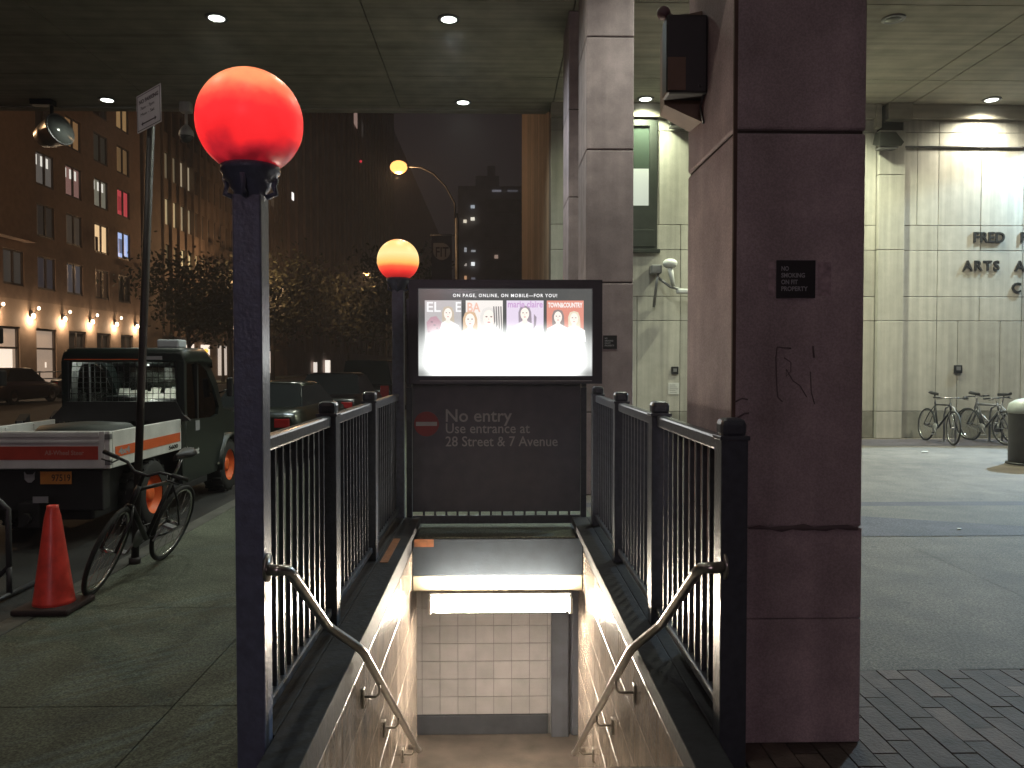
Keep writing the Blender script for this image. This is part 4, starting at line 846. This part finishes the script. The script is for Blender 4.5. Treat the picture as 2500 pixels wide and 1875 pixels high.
# ================================================================= STREET FURNITURE
ORANGE = (1.0, .60, .30)
def street_lamp(label, x, y, h, arm, power, dx=-1, bulb=.17):
    t = Thing("street_lamp", label, "street lamp", (x, y, 0), group="sodium street lamps")
    m_ = MB(); m_.tube([(x, y, 0), (x, y, .5), (x, y, h * .78)], [.16, .12, .085], 12); m_.box(x - .05, x + .05, y - .05, y + .05, h * .76, h * .80); t.part("pole", m_, mat("lamp_pole", (.07, .065, .06), .5, .3, n=.2))
    m_ = MB(); z0 = h * .76
    m_.tube([(x + dx * .06, y, z0), (x + dx * .1, y, z0 + (h - z0) * .35), (x + dx * arm * .2, y, z0 + (h - z0) * .65), (x + dx * arm * .42, y, z0 + (h - z0) * .88), (x + dx * arm * .65, y, h - .02), (x + dx * arm * .9, y, h)], .04, 8); t.part("arm", m_, MATS["lamp_pole"])
    bx = x + dx * (arm + .1)
    m_ = MB(); m_.sphere((bx, y, h + .02), .2, 16, 8, sq=(2.0, .9, .6), z0=-.1); t.part("head", m_, GREY)
    m_ = MB(); m_.sphere((bx, y, h - .02), bulb, 16, 10, sq=(1.35, 1.0, 1.0)); t.part("bulb", m_, emit("sodium_bulb", (1, .44, .12), 1.9))
    t.light('POINT', power, ORANGE, (bx, y, h - .35), shadow_soft_size=.15)
    return t
street_lamp("tall curved arm street lamp glowing orange above the screen", -1.72, 36, 10.35, 2.5, 600, bulb=.29)  # bulb oversized to imitate the lamp's bloom
street_lamp("far small orange street lamp seen left of the amber globe", -11.5, 85, 11.0, 2.0, 900)
street_lamp("orange street lamp on the far side of the avenue outside the left edge", -22.4, 24, 9.5, 2.4, 1150, 1)
street_lamp("added orange street lamp across the avenue, hidden behind the near globe post", -22.4, 66, 9.5, 2.4, 1300, 1)  # added to brighten the facades and trees down the street
lb = Thing("fill_lamp", "added pinkish white fill lamp on a pole, unseen behind the camera", "street lamp", (-1.2, -11, 0))
m_ = MB(); m_.tube([(-1.2, -11, 0), (-1.2, -11, .4), (-1.2, -11, 4.6)], [.12, .08, .06], 10); lb.part("pole", m_, BLACK)
m_ = MB(); m_.sphere((-1.2, -11, 4.85), .26, 20, 12); lb.part("globe", m_, emit("fill_lamp_globe", (1, .85, .95), 5))
lb.light('POINT', 4300, (1, .75, .88), (-1.2, -11, 4.85), shadow_soft_size=.27)  # added out of view to fill the column, posts and panel from the front
t = Thing("street_banner", "dark street banner with a pale round FIT logo hanging from the curved lamp post", "banner", (-2.3, 36, 5.0))
m_ = MB(); m_.box(-2.86, -1.95, 35.98, 36.0, 4.9, 7.35); cl = t.part("cloth", m_, mat("banner_cloth", (.035, .03, .055), .8, n=.2))
m_ = MB(); m_.tube([(-1.8, 36, 7.3), (-2.9, 36, 7.3)], .025, 6); m_.tube([(-1.8, 36, 4.95), (-2.9, 36, 4.95)], .025, 6); t.part("bracket", m_, GREY)
m_ = MB(); m_.prism([(-2.78, 6.95), (-2.3, 6.95)] + [(-2.4 + .38 * math.cos(a), 6.57 + .38 * math.sin(a)) for a in [R(80 - i * 20) for i in range(14)]] + [(-2.78, 6.5)], lambda x, z: (x, 35.972, z), lambda x, z: (x, 35.979, z)); lg = t.part("logo", m_, LETTER, parent=cl)
m_ = MB(); m_.text("FIT", .62, (-2.70, 35.97, 6.34), ext=.002, bold=.012, width=.58); t.part("logo_lettering", m_, MATS["banner_cloth"], parent=cl)
t = Thing("parking_meter", "dark kerbside meter post at the left picture edge", "parking meter", (-9.4, 15.2, 0))
m_ = MB(); m_.cyl((-9.45, 15.2, -.14), (-9.45, 15.2, 2.2), .05, n=10); t.part("pole", m_, DKG)
m_ = MB(); m_.box(-9.6, -9.3, 15.1, 15.3, 1.95, 2.25, bev=.03); m_.box(-9.55, -9.25, 15.1, 15.3, 1.15, 1.45, bev=.03); t.part("meter_head", m_, DKG)
for k in range(5):
    x, y = -9.0 + k * .06, 14.2 + k * 1.05
    t = Thing("bike_dock", "dark upright bike share dock across the parked truck, number %s from the left edge" % ("one", "two", "three", "four", "five")[k], "bike dock", (x, y, -.14), group="bike docks in the roadway")
    m_ = MB(); m_.rings([[(x - .1, y - .12, -.14), (x + .1, y - .12, -.14), (x + .1, y + .12, -.14), (x - .1, y + .12, -.14)], [(x - .09, y - .1, .5), (x + .09, y - .1, .5), (x + .09, y + .06, .62), (x - .09, y + .06, .62)]], smooth=False); t.part("pedestal", m_, DKG)
    m_ = MB(); m_.box(x - .05, x + .05, y - .125, y - .105, .42, .5); t.part("lock_slot", m_, GREY)

# ================================================================= BUILDINGS ACROSS THE STREET
WBR = mat("tan_brick", (.25, .165, .12), .85, n=.15, ns=3, bump=.2, bs=30, big=.12)
FR = mat("window_frame_brown", (.05, .035, .03), .5)
def wlit(c, s): return emit("window_%d_%d_%d_%d" % (c[0] * 99, c[1] * 99, c[2] * 99, s * 99), c, s)
PANE = mat("dark_pane", (.09, .09, .095), .12, spec=.7, n=.2, ns=1.2)
t = Thing("brick_building", "tan brick apartment block with square windows and a row of wall sconces at left", "building", (-25.5, 45, 0))
BX = -25.0
cols_y = [39.0, 42.05, 45.1, 48.1, 51.4, 54.45]; rows_z = [6.53, 9.42, 12.25, 15.1, 18.0, 20.9]
# wall with recessed openings: boxes between the windows
m_ = MB(); hw, hh = .9, .92
edges_y = [20] + [v for c in cols_y for v in (c - hw, c + hw)] + [57]
edges_z = [4.9] + [v for c in rows_z for v in (c - hh, c + hh)] + [30]
for i, (a, b) in enumerate(zip(edges_y, edges_y[1:])):
    if i % 2 == 0: m_.box(BX - .3, BX, a, b, 4.9, 30)
    else:
        for j, (c, d) in enumerate(zip(edges_z, edges_z[1:])):
            if j % 2 == 0: m_.box(BX - .3, BX, a, b, c, d)
m_.box(BX - 8, BX - .31, 20, 57, 0, 30); wall = t.part("wall", m_, WBR)
m_ = MB(); m_.box(BX + .002, BX + .5, 20, 42.9, 8.1, 30, bev=.02); m_.box(BX + .001, BX + .6, 20, 43.1, 7.95, 8.095); t.part("projecting_bay", m_, WBR)
litmap = {(5, 2): ((1, .12, .14), .35), (5, 1): ((.45, .6, 1), .75), (4, 1): ((1, .68, .36), .75), (4, 2): ((.75, .72, .55), .16), (3, 2): ((.7, .38, .33), .22), (2, 2): ((.55, .5, .45), .13), (3, 3): ((.9, .5, .22), .16), (5, 3): ((.9, .55, .25), .10), (5, 4): ((.95, .58, .25), .2), (3, 0): ((.4, .38, .42), .10), (2, 0): ((.35, .33, .4), .05), (1, 0): ((.4, .37, .33), .06), (4, 0): ((.6, .35, .2), .035), (2, 1): ((.4, .35, .3), .03), (3, 1): ((.5, .4, .3), .06), (4, 3): ((.4, .38, .3), .03)}
for i, y in enumerate(cols_y):
    for j, z in enumerate(rows_z):
        if i < 2 and j > 0: continue
        m_ = MB(); m_.frame([(y - hw, z - hh), (y + hw, z - hh), (y + hw, z + hh), (y - hw, z + hh)], [(y - hw + .09, z - hh + .12), (y + hw - .09, z - hh + .12), (y + hw - .09, z + hh - .09), (y - hw + .09, z + hh - .09)], lambda a, b: (BX - .14, a, b), lambda a, b: (BX - .05, a, b))
        m_.box(BX - .13, BX - .04, y - .06, y + .06, z - hh + .1, z + hh - .08); fr = t.part("window", m_, FR)
        L_ = litmap.get((i, j)); m_ = MB(); m_.box(BX - .2, BX - .16, y - hw + .05, y + hw - .05, z - hh + .05, z + hh - .05); t.part("pane", m_, wlit(*L_) if L_ else PANE, parent=fr)
        if L_ and (i, j) in ((2, 2), (3, 2), (4, 2), (5, 2), (4, 1), (5, 1)):
            m_ = MB()
            if (i, j) == (5, 1) or (i, j) == (5, 2): m_.box(BX - .158, BX - .15, y - .5, y + .3, z - .5, z + .45)
            elif (i, j) == (4, 1): m_.box(BX - .158, BX - .15, y - .55, y - .2, z - .8, z + .1)
            else:
                for q in range(3): m_.box(BX - .158, BX - .15, y - .75 + q * .55, y - .55 + q * .55, z + .2, z + .75)
            ml = wlit((1, .95, .85), .7) if i in (2, 3, 4) and j == 2 else (mat("curtain_shape", (.12, .06, .06), .8) if i != 5 else wlit((L_[0][0] * .55, L_[0][1] * .5, L_[0][2] * .5), .4))
            t.part("curtain", m_, ml, parent=fr)
# ground floor
m_ = MB(); gw = [(40.5, 42.5, 1), (44.0, 46.0, 2), (47.3, 49.3, 0), (50.6, 52.4, 0), (53.8, 55.6, 0)]
ed = [20] + [v for a, b, c in gw for v in (a, b)] + [57]
for k, (a, b) in enumerate(zip(ed, ed[1:])):
    if k % 2 == 0: m_.box(BX - .3, BX - .004, a, b, 0, 4.9)
    else: m_.box(BX - .3, BX - .004, a, b, 3.45, 4.9); m_.box(BX - .3, BX - .004, a, b, 0, .25)
t.part("ground_floor", m_, mat("pale_stucco", (.34, .24, .18), .8, n=.12, ns=2))
for a, b, c in gw:
    m_ = MB(); m_.frame([(a, .25), (b, .25), (b, 3.45), (a, 3.45)], [(a + .12, .35), (b - .12, .35), (b - .12, 3.33), (a + .12, 3.33)], lambda y, z: (BX - .2, y, z), lambda y, z: (BX - .08, y, z)); m_.box(BX - .18, BX - .09, a + .1, b - .1, 2.3, 2.4)
    if not c: m_.box(BX - .18, BX - .09, (a + b) / 2 - .05, (a + b) / 2 + .05, .3, 3.4)
    fr = t.part("shop_window", m_, FR)
    m_ = MB(); m_.box(BX - .28, BX - .22, a + .05, b - .05, .3, 3.4); t.part("pane", m_, {0: PANE, 1: wlit((1, .72, .52), .28), 2: wlit((1, .74, .55), .27)}[c], parent=fr)
    if c == 1: m_ = MB(); m_.box(BX - .218, BX - .21, a + .3, b - .35, .4, 2.28); t.part("lit_display", m_, wlit((1, .84, .68), .9), parent=fr)
    if c == 2: m_ = MB(); m_.box(BX - .218, BX - .21, a + .06, a + .25, .3, 2.28); m_.box(BX - .218, BX - .21, a + 1.15, a + 1.3, 1.3, 1.6); t.part("lit_display", m_, wlit((1, .84, .68), .9), parent=fr)
for k, y in enumerate((40.35, 43.45, 46.6, 49.75, 52.9, 55.9)):
    t2 = Thing("wall_sconce", "bright wall sconce on the tan brick block, %s from the left edge" % ("first", "second", "third", "fourth", "fifth", "sixth")[k], "wall light", (BX, y, 4.35), group="wall sconces on the brick block")
    m_ = MB(); m_.tube([(BX, y, 4.2), (BX + .3, y, 4.3), (BX + .42, y, 4.55)], .03, 6); m_.box(BX, BX + .08, y - .1, y + .1, 4.05, 4.4, bev=.01); t2.part("bracket", m_, FR)
    m_ = MB(); m_.sphere((BX + .46, y, 4.5), .075, 12, 8, sq=(1, 1, 1.3)); t2.part("bulb", m_, emit("sconce_bulb", (1, .8, .55), 5)); m_ = MB(); m_.sphere((BX + .17, y, 4.1), .10, 12, 8, sq=(1, 1, 1.4)); t2.part("bulb", m_, emit("sconce_bulb", (1, .8, .55), 5))  # the lower ball is the sconce's glow modelled as a shape
    t2.light('POINT', 100, (1, .72, .45), (BX + .3, y, 3.9), shadow_soft_size=.1)
t = Thing("metal_railing", "thin pipe railing in front of the lit shop windows at far left", "railing", (-23.4, 46, 0))
for z in (.35, .75, 1.1): m_ = MB(); m_.tube([(-23.4, 30, z), (-23.4, 50, z)], .035, 6); t.part("rail", m_, DKG)
for k in range(8): m_ = MB(); m_.tube([(-23.4, 30 + k * 2.85, 0), (-23.4, 30 + k * 2.85, 1.15)], .04, 6); t.part("post", m_, DKG)

t = Thing("office_building", "brown office block with tall vertical fins and a few lit windows beyond the brick block", "building", (-25.5, 76, 0))
m_ = MB(); m_.box(-36, -25.3, 57.6, 96, 0, 48)
m_.box(-25.3, -25.0, 57.6, 60.6, 0, 48); 
for k in range(24): m_.box(-25.3, -24.85, 60.6 + k * 1.5, 60.6 + k * 1.5 + .22, 3.6, 48)
for j in range(13): m_.box(-25.298, -25.05, 60.6, 96, 3.6 + j * 3.5, 5.1 + j * 3.5)
t.part("wall", m_, mat("brown_facade", (.15, .11, .085), .8, n=.2, ns=1, big=.15))
lit2 = {(0, 2): ((.9, .72, .4), .35), (1, 2): ((.85, .75, .5), .22), (0, 1): ((.7, .6, .35), .06), (1, 1): ((.9, .8, .45), .45), (2, 1): ((.8, .7, .4), .2), (0, 3): ((.8, .65, .4), .12), (1, 3): ((.9, .75, .5), .3), (6, 3): ((.8, .8, .75), .12), (9, 4): ((1, .9, .7), .4)}
for j in range(8):
    for i in range(12):
        y0 = 60.85 + i * 3.0; z0 = 5.15 + j * 3.5
        m_ = MB(); m_.box(-25.29, -25.2, y0, y0 + 1.2, z0, z0 + 1.9); m_.box(-25.29, -25.2, y0 + 1.5, y0 + 2.7, z0, z0 + 1.9)
        L_ = lit2.get((i, j)); t.part("window", m_, wlit(*L_) if L_ else PANE)
m_ = MB(); m_.box(-25.1, -25.02, 61, 62.2, .3, 2.9); t.part("lit_door", m_, wlit((1, .85, .7), .5))
for k, (a, b) in enumerate(((64.6, 66.6), (69, 70.2), (73.2, 74.6), (81, 82.5), (88, 89))): m_ = MB(); m_.box(-25.29, -24.95, a, b, .4, 3.1); t.part("shop_window", m_, wlit((1, .85, .72), (.9, 1.0, .5, .35, .5)[k]))
t = Thing("dark_tower", "huge unlit tower block fading into the night behind the red globe", "building", (-26, 200, 0))
m_ = MB(); m_.box(-40, -25.2, 97, 200, 0, 72)
for k in range(26): m_.box(-25.2, -24.9, 97.5 + k * 4, 98.3 + k * 4, 3, 72)
m_.box(-40, -25.5, 200, 385, 0, 60); t.part("wall", m_, mat("night_facade", (.2, .14, .12), .85, n=.3, ns=.5))
for y, z, w_, h_, L_ in ((142, 44.6, 3.2, 3.0, ((.75, .5, .42), .3)), (150, 44.8, 1.6, 2.6, ((.4, .33, .3), .06)), (93.5 + 5, 22.5, .8, .9, ((1, .95, .9), 1.2)), (109.5, 1.2, 2.0, 1.4, ((1, .9, .8), .8)), (117, 1.0, 3.0, 1.9, ((1, .92, .82), 1.0)), (119.8, 1.0, .8, 1.9, ((1, .85, .7), .4))):
    m_ = MB(); m_.box(-24.88, -24.8, y, y + w_, z - 1, z - 1 + h_); t.part("window", m_, wlit(*L_))
m_ = MB(); m_.sphere((-24.7, 148, 38.5), .25, 8, 6); t.part("warning_light", m_, emit("red_warning", (1, .05, .08), .6))
t = Thing("high_rise", "distant dark high rise with scattered lit windows above the screen", "building", (-1.5, 205, 0))
m_ = MB(); m_.box(-9.3, 8.5, 200, 216, 0, 45.5); m_.box(-5, 1, 204, 212, 45.5, 49); m_.box(-2, 0, 206, 210, 49, 52)
for j in range(14): m_.box(-2.5, 7, 199.2, 200, 3 + j * 3, 3.9 + j * 3)
t.part("wall", m_, mat("highrise_facade", (.35, .32, .34), .8, n=.2, ns=.4))
random.seed(5)
for x, z, w_, h_, c, s in ((-7.9, 36.2, .8, .8, (1, .9, .7), .8), (-6.1, 36.8, 1, .8, (1, .95, .8), .9), (-6.1, 39.8, 1, .8, (.8, .9, 1), .4), (-7.7, 29, .6, 1.1, (.8, .85, .9), .35), (-6, 29, 1.1, .5, (.8, .85, .9), .3), (-7.7, 25.5, .6, .7, (1, .9, .8), .35), (-6, 25.6, .9, .9, (.95, 1, 1), 1.), (-7.7, 22, .6, 1.1, (1, .55, .3), .5), (-6.1, 18.9, 1, .6, (.95, .9, .8), .6), (-6.1, 15.6, 1, .9, (.95, .9, .85), .6), (-1.4, 16.8, 3.0, 1.5, (.7, .8, .85), .45), (-1.3, 13.2, 2.4, 1.3, (.6, .6, .6), .25), (-1.1, 9.2, 2.6, 1.5, (.5, .5, .5), .12), (3.5, 9, 3.1, 1.5, (1, .45, .15), .5), (3.8, 17, 1.2, 1.2, (.5, .4, .5), .2), (-.8, 45.1 - 1.2, 2.3, .5, (.6, .6, .7), .2), (3, 43.9, 2.6, .5, (.5, .5, .6), .1), (-.2, 27.4, .9, .9, (.7, .5, .4), .4), (-4, 15.8, .4, .4, (1, .5, .2), .6), (-6, 22.2, 1, .5, (.5, .5, .6), .2)):
    m_ = MB(); m_.box(x, x + w_, 199.0, 199.1, z, z + h_); t.part("window", m_, wlit(c, s))

# ================================================================= TREES
LEAF = mat("night_leaf", (.035, .038, .02), .7, n=.35, ns=1.3, var=.25)
BARK = mat("bark", (.05, .042, .035), .9, n=.3, bump=.4)
def tree(label, x, y, h, rc, ck, nl, leaf, seed):
    rnd = random.Random(seed)
    t = Thing("street_tree", label, "tree", (x, y, 0), group="street trees along the avenue")
    m_ = MB(); top = Vector((x + .2, y, h * .62)); m_.tube([(x, y, -.02), (x + .05, y, h * .2), (x - .05, y + .1, h * .4), top], [.2, .15, .12, .06], 9)
    tips = []
    for k in range(11):
        a = rnd.random() * 6.28; b = Vector((x, y, h * (.3 + .3 * rnd.random()))); rr = rc * (.5 + .5 * rnd.random())
        e = Vector((x + rr * math.cos(a), y + rr * math.sin(a), ck + (h - ck) * (rnd.random() * 1.1 - .35))); mid = (b + e) / 2 + Vector((0, 0, .3)); m_.tube([b, mid, e], [.07, .045, .015], 6); tips += [mid, e]
    t.part("trunk", m_, BARK)
    cl = tips + [Vector((x + rc * rnd.uniform(-1, 1) * .85, y + rc * rnd.uniform(-1, 1) * .85, ck + (h - ck) * rnd.uniform(-.55, 1))) for _ in range(22)]
    V, F = [], []
    for i in range(nl):
        c = cl[i % len(cl)]; s_ = rc * .26
        p = c + Vector((rnd.gauss(0, s_), rnd.gauss(0, s_), rnd.gauss(0, s_ * .75)))
        u = Vector((rnd.gauss(0, 1), rnd.gauss(0, 1), rnd.gauss(0, 1))).normalized(); v = u.orthogonal().normalized() * leaf * .55; u = u * leaf * (.7 + .6 * rnd.random())
        n0 = len(V); V += [p - u, p + v, p + u, p - v]; F.append((n0, n0 + 1, n0 + 2, n0 + 3))
    me = bpy.data.meshes.new("crown"); me.from_pydata([tuple(q - t.base) for q in V], [], F); me.materials.append(LEAF)
    at = me.color_attributes.new("var", 'FLOAT_COLOR', 'CORNER'); vals = []
    for i in range(len(F)): c_ = (i % len(cl)) * 37 % 11 / 11 * .6 + rnd.random() * .4; vals += [c_, c_, c_, 1] * 4
    at.data.foreach_set("color", vals)
    o = bpy.data.objects.new("crown", me); COL.objects.link(o); o.parent = t.o
tree("leafy street tree across the avenue directly above the truck's cab", -20.2, 53, 8.2, 2.9, 5.2, 2600, .17, 1)
tree("dark street tree across the avenue filling the gap right of the near globe post", -20, 72, 10.5, 4.0, 6.5, 2600, .22, 2)
tree("dark street tree across the avenue below the small far street lamp", -17, 92, 12, 5.0, 7.0, 2600, .27, 3)
tree("small street tree by the kerb left of the far globe post, lit from above", -6.8, 60, 9.5, 3.0, 6.0, 2200, .2, 4)
tree("dark street tree across the avenue half hidden behind the near globe post", -20.5, 62, 9.2, 3.3, 5.6, 2200, .2, 6)
tree("far street tree beyond the parked vehicles behind the amber globe post", -13, 110, 12, 4.5, 7, 2000, .3, 5)
# litter
t = Thing("paper_scrap", "small white scrap of paper on the lit plaza near the lone bicycle", "litter", (7.6, 14.0, .005)); m_ = MB(); m_.prism([(0, 0), (.12, .02), (.14, .07), (.03, .08)], lambda a, b: (7.55 + a, 13.9 + b, .006), lambda a, b: (7.55 + a, 13.9 + b, .02)); t.part("scrap", m_, WHITE)
t = Thing("paper_scrap", "tiny white scrap of paper on the dark plaza patch", "litter", (4.4, 7.4, .005)); m_ = MB(); m_.prism([(0, 0), (.04, .01), (.05, .03), (.01, .03)], lambda a, b: (4.4 + a, 7.45 + b, .007), lambda a, b: (4.4 + a, 7.45 + b, .015)); t.part("scrap", m_, WHITE)

# ================================================================= HAZE (thin volume added to imitate lens glow round the lamps)
m_ = MB(); m_.box(-430, 430, -70, 430, -4.2, 80)
hz = bpy.data.materials.new("glow_haze"); hz.use_nodes = True; N = hz.node_tree.nodes; N.remove(N["Principled BSDF"])
pv = N.new("ShaderNodeVolumePrincipled"); pv.inputs["Color"].default_value = (.8, .78, .82, 1); pv.inputs["Density"].default_value = .0015
hz.node_tree.links.new(pv.outputs[0], N["Material Output"].inputs["Volume"])
single("added_haze", m_, hz, kind="stuff")
scene.cycles.volume_bounces = 0
